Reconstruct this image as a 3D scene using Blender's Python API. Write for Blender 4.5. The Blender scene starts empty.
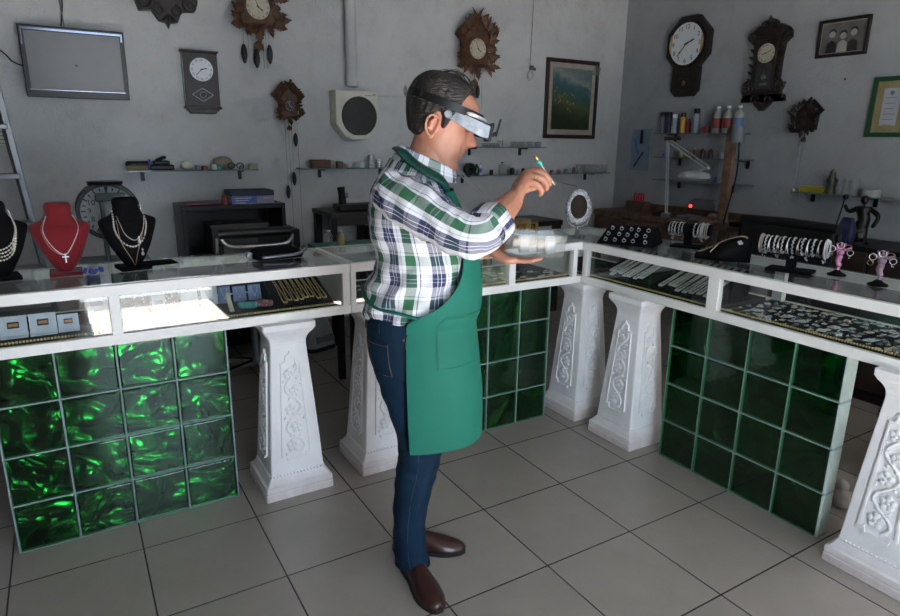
import bpy, bmesh, math, random
from math import sin, cos, pi, radians, sqrt, atan2
from mathutils import Vector, Matrix, noise
random.seed(7)
SC = bpy.context.scene
COL = SC.collection
# ---------------------------------------------------------------- camera
CAMP = Vector((-0.087, -2.383, 1.519)); FPX = 630.3
def _axes():
    y, p, r = radians(31.0994), radians(14.8596), radians(0.7282)
    f = Vector((sin(y)*cos(p), cos(y)*cos(p), -sin(p)))
    rt = Vector((cos(y), -sin(y), 0)); up = rt.cross(f)
    return (rt*cos(r)+up*sin(r), up*cos(r)-rt*sin(r), f)
AR, AU, AF = _axes()
cam = bpy.data.objects.new('camera', bpy.data.cameras.new('camera')); COL.objects.link(cam)
M = Matrix.Identity(4)
for i in range(3):
    M[i][0] = AR[i]; M[i][1] = AU[i]; M[i][2] = -AF[i]; M[i][3] = CAMP[i]
cam.matrix_world = M
cam.data.sensor_width = 36; cam.data.lens = FPX/900*36; cam.data.clip_start = 0.05
SC.camera = cam
# ---------------------------------------------------------------- view, world, sun, daylight
SC.view_settings.view_transform = 'Standard'; SC.view_settings.look = 'None'
SC.view_settings.gamma = 1; SC.view_settings.use_curve_mapping = False
SC.view_settings.exposure = 0.36
w = bpy.data.worlds.new('sky'); SC.world = w; w.use_nodes = True
bg = w.node_tree.nodes['Background']; bg.inputs[0].default_value = (0.55, 0.72, 1.0, 1); bg.inputs[1].default_value = 2.5
def lamp(name, kind, loc, rot, energy, color=(1,1,1), size=None, sizey=None, **kw):
    d = bpy.data.lights.new(name, kind); d.energy = energy; d.color = color
    if kind == 'AREA':
        d.shape = 'RECTANGLE'; d.size = size; d.size_y = sizey or size
    for k, v in kw.items(): setattr(d, k, v)
    o = bpy.data.objects.new(name, d); COL.objects.link(o); o.location = loc; o.rotation_euler = rot
    return o
FRONT = -3.6
lamp('sun', 'SUN', (0, -5, 5), (radians(31), 0, radians(-2)), 245.0, (1, .985, .97), angle=radians(.6))
lamp('doorway_daylight', 'AREA', (0.45, FRONT+.03, 1.15), (radians(90), 0, 0), 40, (.72, .87, 1.0), 1.1, 2.1)
lamp('shop_window_daylight', 'AREA', (2.7, FRONT+.03, 1.75), (radians(84), 0, 0), 11, (1.0, .96, .9), 1.5, 1.2)
# ---------------------------------------------------------------- helpers
def on_y(px, py, y):
    d = AR*((px-450)/FPX) - AU*((py-308)/FPX) + AF
    return CAMP + d*((y-CAMP.y)/d.y)
def on_x(px, py, x):
    d = AR*((px-450)/FPX) - AU*((py-308)/FPX) + AF
    return CAMP + d*((x-CAMP.x)/d.x)
def on_z(px, py, z):
    d = AR*((px-450)/FPX) - AU*((py-308)/FPX) + AF
    return CAMP + d*((z-CAMP.z)/d.z)
def frame(dirv, hint=Vector((0, 0, 1))):
    d = dirv.normalized()
    if abs(d.dot(hint)) > .99: hint = Vector((0, 1, 0)) if abs(d.y) < .9 else Vector((1, 0, 0))
    a = d.cross(hint).normalized(); b = a.cross(d)
    return a, b
def smoothpath(pts, k=6):
    P = [Vector(p) for p in pts]; out = []
    for i in range(len(P)-1):
        p0 = P[max(i-1, 0)]; p1 = P[i]; p2 = P[i+1]; p3 = P[min(i+2, len(P)-1)]
        for j in range(k):
            t = j/k
            out.append(.5*((2*p1)+(-p0+p2)*t+(2*p0-5*p1+4*p2-p3)*t*t+(-p0+3*p1-3*p2+p3)*t**3))
    out.append(P[-1]); return out
def interp(tab, z):
    """tab: rows (z, a, b, ...) sorted by z; returns smoothly interpolated rest"""
    if z <= tab[0][0]: return tab[0][1:]
    if z >= tab[-1][0]: return tab[-1][1:]
    for i in range(len(tab)-1):
        if tab[i][0] <= z <= tab[i+1][0]:
            a, b = tab[i], tab[i+1]; t = (z-a[0])/(b[0]-a[0])
            p = tab[max(i-1, 0)]; q = tab[min(i+2, len(tab)-1)]
            r = []
            for k in range(1, len(a)):
                m0 = (b[k]-p[k])/(b[0]-p[0])*(b[0]-a[0]); m1 = (q[k]-a[k])/(q[0]-a[0])*(b[0]-a[0])
                h = 2*t**3-3*t*t+1; h2 = t**3-2*t*t+t; h3 = -2*t**3+3*t*t; h4 = t**3-t*t
                r.append(h*a[k]+h2*m0+h3*b[k]+h4*m1)
            return r
class MB:
    def __init__(s): s.v = []; s.f = []; s.m = Matrix.Identity(4); s.uv = {}
    def add(s, vs, fs, uvs=None):
        n = len(s.v); s.v += [s.m @ Vector(v) for v in vs]
        for i, f in enumerate(fs):
            if uvs: s.uv[len(s.f)] = uvs[i]
            s.f.append([a+n for a in f])
        return s
    def box(s, x0, x1, y0, y1, z0, z1):
        if x0 > x1: x0, x1 = x1, x0
        if y0 > y1: y0, y1 = y1, y0
        if z0 > z1: z0, z1 = z1, z0
        return s.add([(x, y, z) for z in (z0, z1) for y in (y0, y1) for x in (x0, x1)],
              [(0, 2, 3, 1), (4, 5, 7, 6), (0, 1, 5, 4), (2, 6, 7, 3), (0, 4, 6, 2), (1, 3, 7, 5)])
    def bar(s, p, q, wx, wy=None, hint=Vector((0, 0, 1))):
        p = Vector(p); q = Vector(q); wy = wy or wx; a, b = frame(q-p, hint)
        a = a*wx/2; b = b*wy/2
        return s.add([p-a-b, p+a-b, p+a+b, p-a+b, q-a-b, q+a-b, q+a+b, q-a+b],
              [(0, 3, 2, 1), (4, 5, 6, 7), (0, 1, 5, 4), (1, 2, 6, 5), (2, 3, 7, 6), (3, 0, 4, 7)])
    def loft(s, rings, cap=True, uvs=None, closed=True):
        n = len(rings[0]); vs = [p for r in rings for p in r]; fs = []; U = []
        for i in range(len(rings)-1):
            for j in range(n if closed else n-1):
                k = (j+1) % n; fs.append((i*n+j, i*n+k, (i+1)*n+k, (i+1)*n+j))
                if uvs:
                    pw, vv = uvs
                    U.append(((j*pw/n, vv[i]), ((j+1)*pw/n, vv[i]), ((j+1)*pw/n, vv[i+1]), (j*pw/n, vv[i+1])))
        if cap:
            fs.append(tuple(range(n-1, -1, -1))); fs.append(tuple((len(rings)-1)*n+j for j in range(n)))
            if uvs: U += [tuple((0, 0) for _ in range(n))]*2
        return s.add(vs, fs, U if uvs else None)
    def tube(s, pts, r, n=8, cap=True, sq=1.0):
        P = [Vector(p) for p in pts]; rings = []; prev = None
        for i, p in enumerate(P):
            d = (P[min(i+1, len(P)-1)]-P[max(i-1, 0)])
            if d.length < 1e-9: d = Vector((0, 0, 1))
            d.normalize()
            if prev is None: a, b = frame(d)
            else:
                a = (prev-d*prev.dot(d))
                a = a.normalized() if a.length > 1e-6 else frame(d)[0]
                b = a.cross(d)
            prev = a
            rr = r[i] if isinstance(r, (list, tuple)) else r
            rings.append([p+(a*cos(2*pi*k/n)+b*sin(2*pi*k/n)*sq)*rr for k in range(n)])
        return s.loft(rings, cap)
    def cyl(s, p, q, r, r2=None, n=16):
        return s.tube([p, q], [r, r if r2 is None else r2], n)
    def lathe(s, prof, n=24, o=(0, 0, 0), ax='z'):
        rings = []
        for r, z in prof:
            R = []
            for k in range(n):
                a = 2*pi*k/n; c = (r*cos(a), r*sin(a), z)
                if ax == 'y': c = (c[0], -c[2], c[1])
                if ax == 'x': c = (c[2], c[0], c[1])
                R.append(Vector(c)+Vector(o))
            rings.append(R)
        return s.loft(rings, True)
    def ball(s, c, r, n=10, sc=(1, 1, 1)):
        m = max(4, n//2); prof = []
        rings = []
        for i in range(m+1):
            a = -pi/2+pi*i/m; rr = max(cos(a), .02)
            rings.append([Vector((c[0]+r*sc[0]*rr*cos(2*pi*k/n), c[1]+r*sc[1]*rr*sin(2*pi*k/n), c[2]+r*sc[2]*sin(a))) for k in range(n)])
        return s.loft(rings, True)
    def prism(s, pts, y0, y1):
        """outline in local x,z extruded along y"""
        n = len(pts)
        vs = [(x, y0, z) for x, z in pts]+[(x, y1, z) for x, z in pts]
        fs = [tuple(range(n)), tuple(range(2*n-1, n-1, -1))]+[(j, n+j, n+(j+1) % n, (j+1) % n) for j in range(n)]
        return s.add(vs, fs)
    def prism_z(s, pts, z0, z1):
        n = len(pts)
        vs = [(x, y, z0) for x, y in pts]+[(x, y, z1) for x, y in pts]
        fs = [tuple(range(n-1, -1, -1)), tuple(range(n, 2*n))]+[(j, (j+1) % n, n+(j+1) % n, n+j) for j in range(n)]
        return s.add(vs, fs)
    def ringprism(s, outer, inner, y0, y1):
        n = len(outer)
        vs = [(x, y0, z) for x, z in outer]+[(x, y0, z) for x, z in inner]+[(x, y1, z) for x, z in outer]+[(x, y1, z) for x, z in inner]
        fs = []
        for j in range(n):
            k = (j+1) % n
            fs += [(j, k, n+k, n+j), (2*n+k, 2*n+j, 3*n+j, 3*n+k), (j, 2*n+j, 2*n+k, k), (n+k, 3*n+k, 3*n+j, n+j)]
        return s.add(vs, fs)
    def text(s, string, size, o, ax=Vector((1, 0, 0)), up=Vector((0, 0, 1)), depth=.001, align='CENTER'):
        c = bpy.data.curves.new('t', 'FONT'); c.body = string; c.size = size; c.align_x = align; c.align_y = 'CENTER'; c.extrude = depth
        t = bpy.data.objects.new('t', c); COL.objects.link(t)
        me = bpy.data.meshes.new_from_object(t.evaluated_get(bpy.context.evaluated_depsgraph_get()))
        ax = Vector(ax); up = Vector(up); nn = ax.cross(up); o = Vector(o)
        s.add([o+ax*v.co.x+up*v.co.y+nn*v.co.z for v in me.vertices], [tuple(p.vertices) for p in me.polygons])
        bpy.data.objects.remove(t); bpy.data.curves.remove(c); bpy.data.meshes.remove(me)
        return s
def obj(name, mb, mat, parent=None, smooth=False, bevel=0, loc=None, rz=0):
    me = bpy.data.meshes.new(name); me.from_pydata([tuple(v) for v in mb.v], [], mb.f)
    if mb.uv:
        ul = me.uv_layers.new(name='uv')
        for p in me.polygons:
            u = mb.uv.get(p.index)
            if u:
                for li, q in zip(p.loop_indices, u): ul.data[li].uv = q
    bm = bmesh.new(); bm.from_mesh(me); bmesh.ops.recalc_face_normals(bm, faces=bm.faces); bm.to_mesh(me); bm.free()
    me.materials.append(mat); me.update()
    if smooth:
        me.polygons.foreach_set('use_smooth', [True]*len(me.polygons))
        if smooth != 'all':
            try: me.set_sharp_from_angle(angle=radians(38))
            except Exception: pass
    o = bpy.data.objects.new(name, me); COL.objects.link(o)
    if parent: o.parent = parent
    if loc is not None: o.location = loc
    if rz: o.rotation_euler.z = rz
    if bevel:
        b = o.modifiers.new('bevel', 'BEVEL'); b.width = bevel; b.segments = 2; b.limit_method = 'ANGLE'; b.angle_limit = radians(40)
    return o
def tag(o, label, cat, group=None, kind=None):
    o['label'] = label; o['category'] = cat
    if group: o['group'] = group
    if kind: o['kind'] = kind
    return o
def thing(name, label, cat, loc=(0, 0, 0), rz=0, group=None):
    o = bpy.data.objects.new(name, None); COL.objects.link(o); o.location = loc; o.rotation_euler.z = rz; o.empty_display_size = .05
    return tag(o, label, cat, group)
def single(name, mb, mat, label, cat, loc=(0, 0, 0), rz=0, group=None, smooth=False, bevel=0):
    return tag(obj(name, mb, mat, None, smooth, bevel, loc, rz), label, cat, group)
def struct(name, mb, mat, smooth=False, bevel=0):
    o = obj(name, mb, mat, None, smooth, bevel); o['kind'] = 'structure'; return o
def copy_tree(o, parent=None):
    c = o.copy(); COL.objects.link(c); c.parent = parent
    for ch in o.children: copy_tree(ch, c)
    return c
def place(o, loc, rz=None, label=None, group=None, s=None):
    c = copy_tree(o); c.location = loc
    if rz is not None: c.rotation_euler.z = rz
    if label: c['label'] = label
    if group: c['group'] = group
    if s: c.scale = (s, s, s)
    return c
# ---------------------------------------------------------------- materials
def nt(name):
    m = bpy.data.materials.new(name); m.use_nodes = True; t = m.node_tree; t.nodes.clear()
    out = t.nodes.new('ShaderNodeOutputMaterial'); return m, t, out
def N(t, kind, **kw):
    n = t.nodes.new('ShaderNode'+kind)
    for k, v in kw.items():
        if k.startswith('i_'):
            n.inputs[int(k[2:]) if k[2:].isdigit() else k[2:]].default_value = v
        else: setattr(n, k, v)
    return n
def mth(t, op, a, b=None, c=None):
    n = t.nodes.new('ShaderNodeMath'); n.operation = op
    for i, v in enumerate((a, b, c)):
        if v is None: continue
        if isinstance(v, (int, float)): n.inputs[i].default_value = v
        else: t.links.new(v, n.inputs[i])
    return n.outputs[0]
def mixc(t, f, a, b, mode='MIX'):
    n = t.nodes.new('ShaderNodeMix'); n.data_type = 'RGBA'; n.blend_type = mode
    for i, v in ((0, f), (6, a), (7, b)):
        if hasattr(v, 'links') or hasattr(v, 'is_linked'): t.links.new(v, n.inputs[i])
        else: n.inputs[i].default_value = v if i == 0 else (tuple(v)+(1,) if len(v) == 3 else v)
    return n.outputs[2]
def bump(t, h, strength=.3, dist=.002):
    b = N(t, 'Bump'); b.inputs['Strength'].default_value = strength; b.inputs['Distance'].default_value = dist
    t.links.new(h, b.inputs['Height']); return b.outputs[0]
def noisef(t, scale, detail=3, vec=None, rough=.5):
    n = N(t, 'TexNoise'); n.inputs['Scale'].default_value = scale; n.inputs['Detail'].default_value = detail; n.inputs['Roughness'].default_value = rough
    if vec is None: vec = N(t, 'TexCoord').outputs['Object']
    t.links.new(vec, n.inputs['Vector']); return n.outputs['Fac']
def pm(name, base, rough=.5, metal=0.0, var=.12, vs=12, bs=0.0, bscale=60, coat=0.0, spec=.5, sheen=0, emit=None, es=1, trans=0, alpha=None, ior=1.45, c2=None):
    m, t, out = nt(name); p = N(t, 'BsdfPrincipled'); t.links.new(p.outputs[0], out.inputs[0])
    p.inputs['Roughness'].default_value = rough; p.inputs['Metallic'].default_value = metal
    p.inputs['Coat Weight'].default_value = coat; p.inputs['Specular IOR Level'].default_value = spec
    p.inputs['Sheen Weight'].default_value = sheen; p.inputs['Transmission Weight'].default_value = trans; p.inputs['IOR'].default_value = ior
    d = c2 if c2 else tuple(c*(1-var*2) for c in base)
    f = noisef(t, vs, 3)
    mr = N(t, 'MapRange'); mr.inputs[1].default_value = .3; mr.inputs[2].default_value = .7; t.links.new(f, mr.inputs[0])
    c = mixc(t, mr.outputs[0], base, d); t.links.new(c, p.inputs['Base Color'])
    if bs: t.links.new(bump(t, noisef(t, bscale, 3), bs, .002), p.inputs['Normal'])
    if emit: p.inputs['Emission Color'].default_value = tuple(emit)+(1,); p.inputs['Emission Strength'].default_value = es
    if alpha is not None: p.inputs['Alpha'].default_value = alpha
    return m
def glassmat(name, tint=(.9, .96, .93), refl=1.0, rough=0.0, dust=0.0):
    m, t, out = nt(name); tr = N(t, 'BsdfTransparent'); tr.inputs[0].default_value = tuple(tint)+(1,)
    g = N(t, 'BsdfGlossy'); g.inputs['Roughness'].default_value = rough; g.inputs[0].default_value = (1, 1, 1, 1)
    fr = N(t, 'Fresnel'); bf = N(t, 'NewGeometry').outputs['Backfacing']
    t.links.new(mth(t, 'ADD', mth(t, 'MULTIPLY', bf, 1/1.5-1.5), 1.5), fr.inputs[0])
    f = mth(t, 'MULTIPLY', fr.outputs[0], refl)
    mx = N(t, 'MixShader'); t.links.new(f, mx.inputs[0]); t.links.new(tr.outputs[0], mx.inputs[1]); t.links.new(g.outputs[0], mx.inputs[2])
    last = mx.outputs[0]
    if dust:
        df = N(t, 'BsdfDiffuse'); df.inputs[0].default_value = (.7, .72, .7, 1)
        m2 = N(t, 'MixShader'); n = noisef(t, 5, 4)
        t.links.new(mth(t, 'MULTIPLY', n, dust), m2.inputs[0]); t.links.new(last, m2.inputs[1]); t.links.new(df.outputs[0], m2.inputs[2]); last = m2.outputs[0]
    t.links.new(last, out.inputs[0]); return m
def wallmat(name, base, dirt):
    m, t, out = nt(name); p = N(t, 'BsdfPrincipled'); t.links.new(p.outputs[0], out.inputs[0]); p.inputs['Roughness'].default_value = .75
    f = noisef(t, 1.7, 6, rough=.6); r = N(t, 'ValToRGB'); t.links.new(f, r.inputs[0])
    r.color_ramp.elements[0].position = .36; r.color_ramp.elements[0].color = tuple(dirt)+(1,)
    r.color_ramp.elements[1].position = .58; r.color_ramp.elements[1].color = tuple(base)+(1,)
    f2 = noisef(t, 9, 5); r2 = N(t, 'ValToRGB'); t.links.new(f2, r2.inputs[0])
    r2.color_ramp.elements[0].position = .25; r2.color_ramp.elements[0].color = (.90, .89, .87, 1); r2.color_ramp.elements[1].position = .5; r2.color_ramp.elements[1].color = (1, 1, 1, 1)
    t.links.new(mixc(t, 1.0, r.outputs[0], r2.outputs[0], 'MULTIPLY'), p.inputs['Base Color'])
    t.links.new(bump(t, mth(t, 'ADD', noisef(t, 70, 4), mth(t, 'MULTIPLY', noisef(t, 22, 4), 1.5)), .55, .006), p.inputs['Normal'])
    return m
def floormat():
    m, t, out = nt('floor_tile'); p = N(t, 'BsdfPrincipled'); t.links.new(p.outputs[0], out.inputs[0])
    co = N(t, 'TexCoord').outputs['Object']; sx = N(t, 'SeparateXYZ'); t.links.new(co, sx.inputs[0]); T = .425
    def dist(o):
        a = mth(t, 'DIVIDE', o, T); fr = mth(t, 'FRACT', mth(t, 'ADD', a, 100.5)); return mth(t, 'MULTIPLY', mth(t, 'ABSOLUTE', mth(t, 'SUBTRACT', fr, .5)), T)
    d = mth(t, 'MINIMUM', dist(sx.outputs[0]), dist(sx.outputs[1]))
    g = mth(t, 'LESS_THAN', d, .0028)
    def cell(o): return mth(t, 'FLOOR', mth(t, 'ADD', mth(t, 'DIVIDE', o, T), 100))
    cx = N(t, 'CombineXYZ'); t.links.new(cell(sx.outputs[0]), cx.inputs[0]); t.links.new(cell(sx.outputs[1]), cx.inputs[1])
    wn = N(t, 'TexWhiteNoise'); t.links.new(cx.outputs[0], wn.inputs[0])
    n1 = noisef(t, 6, 6, rough=.65); c = mixc(t, n1, (.265, .235, .212), (.345, .315, .288))
    c = mixc(t, mth(t, 'MULTIPLY', wn.outputs[0], .35), c, (.24, .215, .19))
    c = mixc(t, g, c, (.035, .03, .03)); t.links.new(c, p.inputs['Base Color'])
    p.inputs['Roughness'].default_value = .27
    h = mth(t, 'MINIMUM', mth(t, 'MULTIPLY', d, 300), 1.2)
    t.links.new(bump(t, mth(t, 'ADD', h, mth(t, 'MULTIPLY', noisef(t, 3, 2), .8)), .35, .002), p.inputs['Normal'])
    return m
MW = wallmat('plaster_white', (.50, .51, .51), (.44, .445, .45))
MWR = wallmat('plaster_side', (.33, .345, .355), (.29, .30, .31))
MCEIL = pm('ceiling_paint', (.34, .34, .33), .9)
MFR = pm('shop_front_paint', (.12, .12, .12), .9)
MFLOOR = floormat()
WHITE = pm('white_laminate', (.80, .79, .77), .38, var=.04, bs=.05, bscale=30)
PED = pm('painted_plaster', (.84, .84, .85), .6, var=.05, vs=9, bs=.3, bscale=120)
def pedmat():
    m = pm('painted_concrete', (.84, .84, .85), .6, var=.05, vs=9, bs=.35, bscale=120); t = m.node_tree
    p = [n for n in t.nodes if n.type == 'BSDF_PRINCIPLED'][0]; src = p.inputs['Base Color'].links[0].from_socket
    co = N(t, 'TexCoord').outputs['Object']; s = N(t, 'SeparateXYZ'); t.links.new(co, s.inputs[0])
    mr = N(t, 'MapRange'); mr.inputs[1].default_value = .11; mr.inputs[2].default_value = .02; t.links.new(s.outputs[2], mr.inputs[0])
    f = mth(t, 'MULTIPLY', mth(t, 'MULTIPLY', mr.outputs[0], noisef(t, 14, 4)), 1.1)
    t.links.new(mixc(t, f, src, (.55, .42, .38)), p.inputs['Base Color']); return m
PED = pedmat()
GLASS = glassmat('clear_glass', (.96, .985, .975), 1.0, 0.0, .015)
GLASSTOP = glassmat('dusty_glass', (.93, .97, .955), .9, .03, .06)
SHELFG = pm('shelf_glass', (.16, .22, .20), .12, var=.1)
BLACK = pm('black_velvet', (.005, .005, .006), .9, bs=.2, bscale=300, spec=.12)
BLK = pm('black_plastic', (.006, .006, .0065), .4, var=.1, spec=.3)
CHROME = pm('chrome', (.8, .8, .82), .15, 1.0, var=.05)
SILVER = pm('silver', (.80, .80, .84), .38, .75, var=.2, vs=200, bs=.5, bscale=500)
GOLD = pm('gold', (.75, .50, .18), .28, 1.0, var=.2, vs=150)
CHAINM = pm('silver_chain', (.66, .64, .60), .32, .35, var=.2, vs=200)
GOLDB = pm('gold_bead', (.80, .60, .22), .4, .6, var=.2)
STEEL = pm('grey_metal', (.28, .29, .30), .4, .7)
DWOOD = pm('dark_wood', (.022, .013, .009), .42, var=.3, vs=25, bs=.2, bscale=60)
BWOOD = pm('brown_wood', (.11, .045, .016), .55, var=.35, vs=25, bs=.3, bscale=90)
CWOOD = pm('carved_wood', (.085, .035, .018), .5, var=.35, vs=25, bs=.3, bscale=90)
WOOD = pm('bench_wood', (.13, .075, .045), .55, var=.3, vs=20, bs=.2)
PAPER = pm('paper', (.75, .75, .72), .8, var=.05)
CREAM = pm('cream_plastic', (.62, .60, .50), .45, var=.08)
PINK = pm('pink_lacquer', (.55, .22, .38), .25, .3)
RED = pm('red_velvet', (.16, .0, .006), .85, sheen=.15, bs=.2, bscale=300)
BLUE = pm('blue_card', (.07, .12, .45), .5)
TEALM = pm('teal_plastic', (.05, .50, .45), .4)
AMBER = pm('amber_glass', (.16, .05, .012), .15, coat=.5)
CLEARP = glassmat('clear_plastic', (.86, .88, .88), 1.3, .12, .25)
DGREEN = pm('dark_green_paint', (.015, .14, .09), .5)
MACH = pm('machine_green', (.04, .07, .065), .45, bs=.1)
# ---------------------------------------------------------------- room shell
RX, BY, LX, CZ = 4.75, 2.4, -1.35, 3.0
struct('floor', MB().box(LX, RX, FRONT, BY, -.05, 0), MFLOOR)
struct('ceiling', MB().box(LX, RX, FRONT, BY, CZ, CZ+.08), MCEIL)
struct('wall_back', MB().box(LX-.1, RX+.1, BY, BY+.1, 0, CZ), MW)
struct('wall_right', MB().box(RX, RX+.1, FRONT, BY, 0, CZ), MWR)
struct('wall_left', MB().box(LX-.1, LX, FRONT, BY, 0, CZ), MFR)
f = MB()
for a in ((LX-.1, -.12, 0, CZ), (-.12, 1.02, 2.25, CZ), (1.02, 1.9, 0, CZ), (1.9, 3.5, 0, 1.1), (1.9, 3.5, 2.4, CZ), (3.5, RX+.1, 0, CZ)):
    f.box(a[0], a[1], FRONT-.15, FRONT, a[2], a[3])
struct('wall_front', f, MFR)
f = MB()
for a in ((1.9, 1.96, 1.1, 2.4), (3.44, 3.5, 1.1, 2.4), (1.96, 3.44, 1.1, 1.16), (1.96, 3.44, 2.34, 2.4), (2.68, 2.72, 1.16, 2.34)):
    f.box(a[0], a[1], FRONT-.1, FRONT-.05, a[2], a[3])
struct('window_1', f, WHITE)
f = MB()
for a in ((-.12, -.07, 0, 2.25), (.97, 1.02, 0, 2.25), (-.07, .97, 2.2, 2.25)):
    f.box(a[0], a[1], FRONT-.12, FRONT+.01, a[2], a[3])
struct('door_1', f, WHITE)
o = struct('pavement', MB().box(-8, 10, -14, FRONT-.001, -.08, -.02), pm('pavement_stone', (.028, .026, .026), .85, bs=.3))
struct('baseboard_back', MB().box(LX, RX, BY-.012, BY, 0, .09), pm('base_tile', (.36, .32, .28), .35))
# ---------------------------------------------------------------- showcases
FY, DEP, ZB, ZT = .15, .47, .775, 1.0
def showcase(name, label, length, posts, loc, rz, backp=(), top_mat=GLASSTOP, ends=(True, True)):
    """local x along the front, y into the case, z up; origin on the floor under the left front corner"""
    t = thing(name, label, 'showcase', loc, rz, None)
    L = length
    obj('base_board', MB().box(0.001, L-.001, .001, DEP, ZB, ZB+.02).box(0, L, -.001, .02, ZB-.001, ZB+.038).box(0, L, DEP-.02, DEP+.001, ZB-.001, ZB+.038), WHITE, t, bevel=.002)
    fr = MB()
    fr.box(0, L, 0, .028, ZT-.042, ZT-.002).box(0, L, DEP-.028, DEP, ZT-.042, ZT-.002)
    fr.box(0, .028, .028, DEP-.028, ZT-.042, ZT-.002).box(L-.028, L, .028, DEP-.028, ZT-.042, ZT-.002)
    obj('top_frame', fr, WHITE, t, bevel=.002)
    for x, wd in posts: obj('post', MB().box(x, x+wd, .001, .034, ZB+.036, ZT-.041), WHITE, t, bevel=.0015)
    for x, wd in backp: obj('post', MB().box(x, x+wd, DEP-.034, DEP-.001, ZB+.036, ZT-.041), WHITE, t, bevel=.0015)
    obj('glass_top', MB().box(.012, L-.012, .010, DEP-.010, ZT-.002, ZT+.004), top_mat, t)
    xs = sorted([(p[0], p[0]+p[1]) for p in posts])
    for a, b in zip(xs[:-1], xs[1:]):
        obj('front_pane', MB().box(a[1]+.001, b[0]-.001, .012, .016, ZB+.038, ZT-.043), GLASS, t)
        n = MB(); x = a[1]+.006
        bd = MB(); 
        while x < b[0]-.004:
            bd.ball((x, .030, ZB+.047), .0046, 8); x += .0105
        obj('bead_trim', bd, GOLDB, t, smooth='all')['label'] = 'row of small gold beads'
        obj('velvet_lining', MB().box(a[1]-.01, b[0]+.01, .036, DEP-.04, ZB+.021, ZB+.040), BLACK, t)
    for k, e in enumerate(ends):
        if e:
            x = .004 if k == 0 else L-.010
            obj('end_panel', MB().box(x, x+.006, .03, DEP-.03, ZB+.02, ZT-.042), WHITE, t)
    return t
sc_left = showcase('showcase', 'long white framed glass showcase on the left under the necklace busts', 1.94,
    [(0.0, .03), (.17, .04), (1.005, .036), (1.905, .033)], (-1.01, FY, 0), 0, [(0, .03), (.5, .04), (1.0, .04), (1.9, .03)])
sc_mid = showcase('showcase', 'white framed glass showcase behind the man, under the clear plastic box', 1.345,
    [(0.0, .025), (.86, .04), (1.287, .028)], (.932, FY, 0), 0, [(0, .03), (.66, .04), (1.30, .03)])
sc_right = showcase('showcase', 'long white framed glass showcase on the right under the bracelet stands', 2.85,
    [(0.005, .03), (.47, .03), (1.268, .055), (2.05, .05), (2.81, .03)], (2.282, .62, 0), -pi/2, [(0, .03), (.6, .04), (1.3, .05), (2.0, .05), (2.8, .03)])
# ---------------------------------------------------------------- carved pedestals
def pedestal(label, loc, rz=0, top=ZB):
    t = thing('pedestal', label, 'pedestal', loc, rz, None)
    prof = [(0, .150), (.030, .150), (.034, .146), (.040, .149), (.060, .148), (.066, .138), (.085, .126), (.094, .121), (.100, .120), (.112, .118),
            (.4, .0985), (.66, .0785), (.675, .0775), (.69, .0785), (.705, .082), (.72, .090), (.735, .1025), (.745, .108), (.75, .112), (top, .112)]
    rings = []
    for z, h in prof:
        c = .004; rings.append([Vector(p) for p in ((-h+c, -h, z), (h-c, -h, z), (h, -h+c, z), (h, h-c, z), (h-c, h, z), (-h+c, h, z), (-h, h-c, z), (-h, -h+c, z))])
    obj('shaft', MB().loft(rings), PED, t, bevel=.001)
    cr = MB()
    for s in range(4):
        R = Matrix.Rotation(s*pi/2, 4, 'Z')
        tilt = atan2(.1175-.0785, .55)
        # local face frame: x across, z up the face, y out
        B = R @ Matrix.Translation((0, -.1175, .115)) @ Matrix.Rotation(-tilt, 4, 'X')
        cr.m = B
        def hw(z): return (.1175-.0709*z)*.62-.004
        zt, zb = .535, .045
        out = [(-hw(zb), zb+.02), (-hw(zb)+.02, zb+.018), (-hw(zb)+.025, zb), (hw(zb)-.025, zb), (hw(zb)-.02, zb+.018), (hw(zb), zb+.02),
               (hw(zt)*.95, zt-.05), (hw(zt)*.5, zt-.045), (hw(zt)*.45, zt-.02), (.008, zt-.014), (0, zt), (-.008, zt-.014), (-hw(zt)*.45, zt-.02), (-hw(zt)*.5, zt-.045), (-hw(zt)*.95, zt-.05)]
        cr.prism(out, .004, -.0035)
        inn = [(x*.86, zb+.012+(z-zb)*.955) for x, z in out]
        cr.ringprism(out, inn, -.003, -.0095)
        # vine
        vp = []
        for i in range(60):
            u = i/59; z = zb+.03+u*(zt-zb-.08); amp = hw(z)*.58
            vp.append((amp*sin(u*pi*4.6+.4), -.006, z))
        cr.tube(vp, [.0060]*60, 8)
        for i in range(5):
            u = (i+.5)/5.1; z = zb+.03+u*(zt-zb-.08); sx = -1 if sin(u*pi*4.6+.4) > 0 else 1
            r = hw(z)*.46; cx = sx*hw(z)*.20
            for k in range(5):
                a = 2*pi*k/5+.3
                cr.ball((cx+r*.62*cos(a), -.006, z+r*.62*sin(a)), r*.50, 8, (1, .50, 1))
            cr.ball((cx, -.012, z), r*.28, 8, (1, .5, 1))
            for k, (lx, lz) in enumerate(((.6, .6), (-.75, .45), (-.6, -.6), (.75, -.5))):
                p = Vector((cx+lx*r*1.6, -.0055, z+lz*r*1.7)); q = p+Vector((lx*r*.5, 0, lz*r*.9))
                if abs(q.x) < hw(z)*.92: cr.tube([p, (p+q)/2, q], [.002, .0085, .0015], 6, sq=.7)
        # bead row at the foot of the shaft
        cr.m = R
        for k in range(15): cr.ball((-.105+k*.015, -.121, .100), .0055, 6)
    obj('carved_relief', cr, PED, t, smooth=True)
    return t
p0 = pedestal('white carved pedestal between the lit glass block panel and the man', (.64, .222, 0))
place(p0, (1.085, .228, 0), None, 'white carved pedestal partly hidden behind the man in jeans')
place(p0, (2.352, .197, 0), None, 'white carved pedestal in the corner between the two dark panels')
place(p0, (2.352, -.213, 0), None, 'white carved pedestal just left of the right glass block panel')
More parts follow.
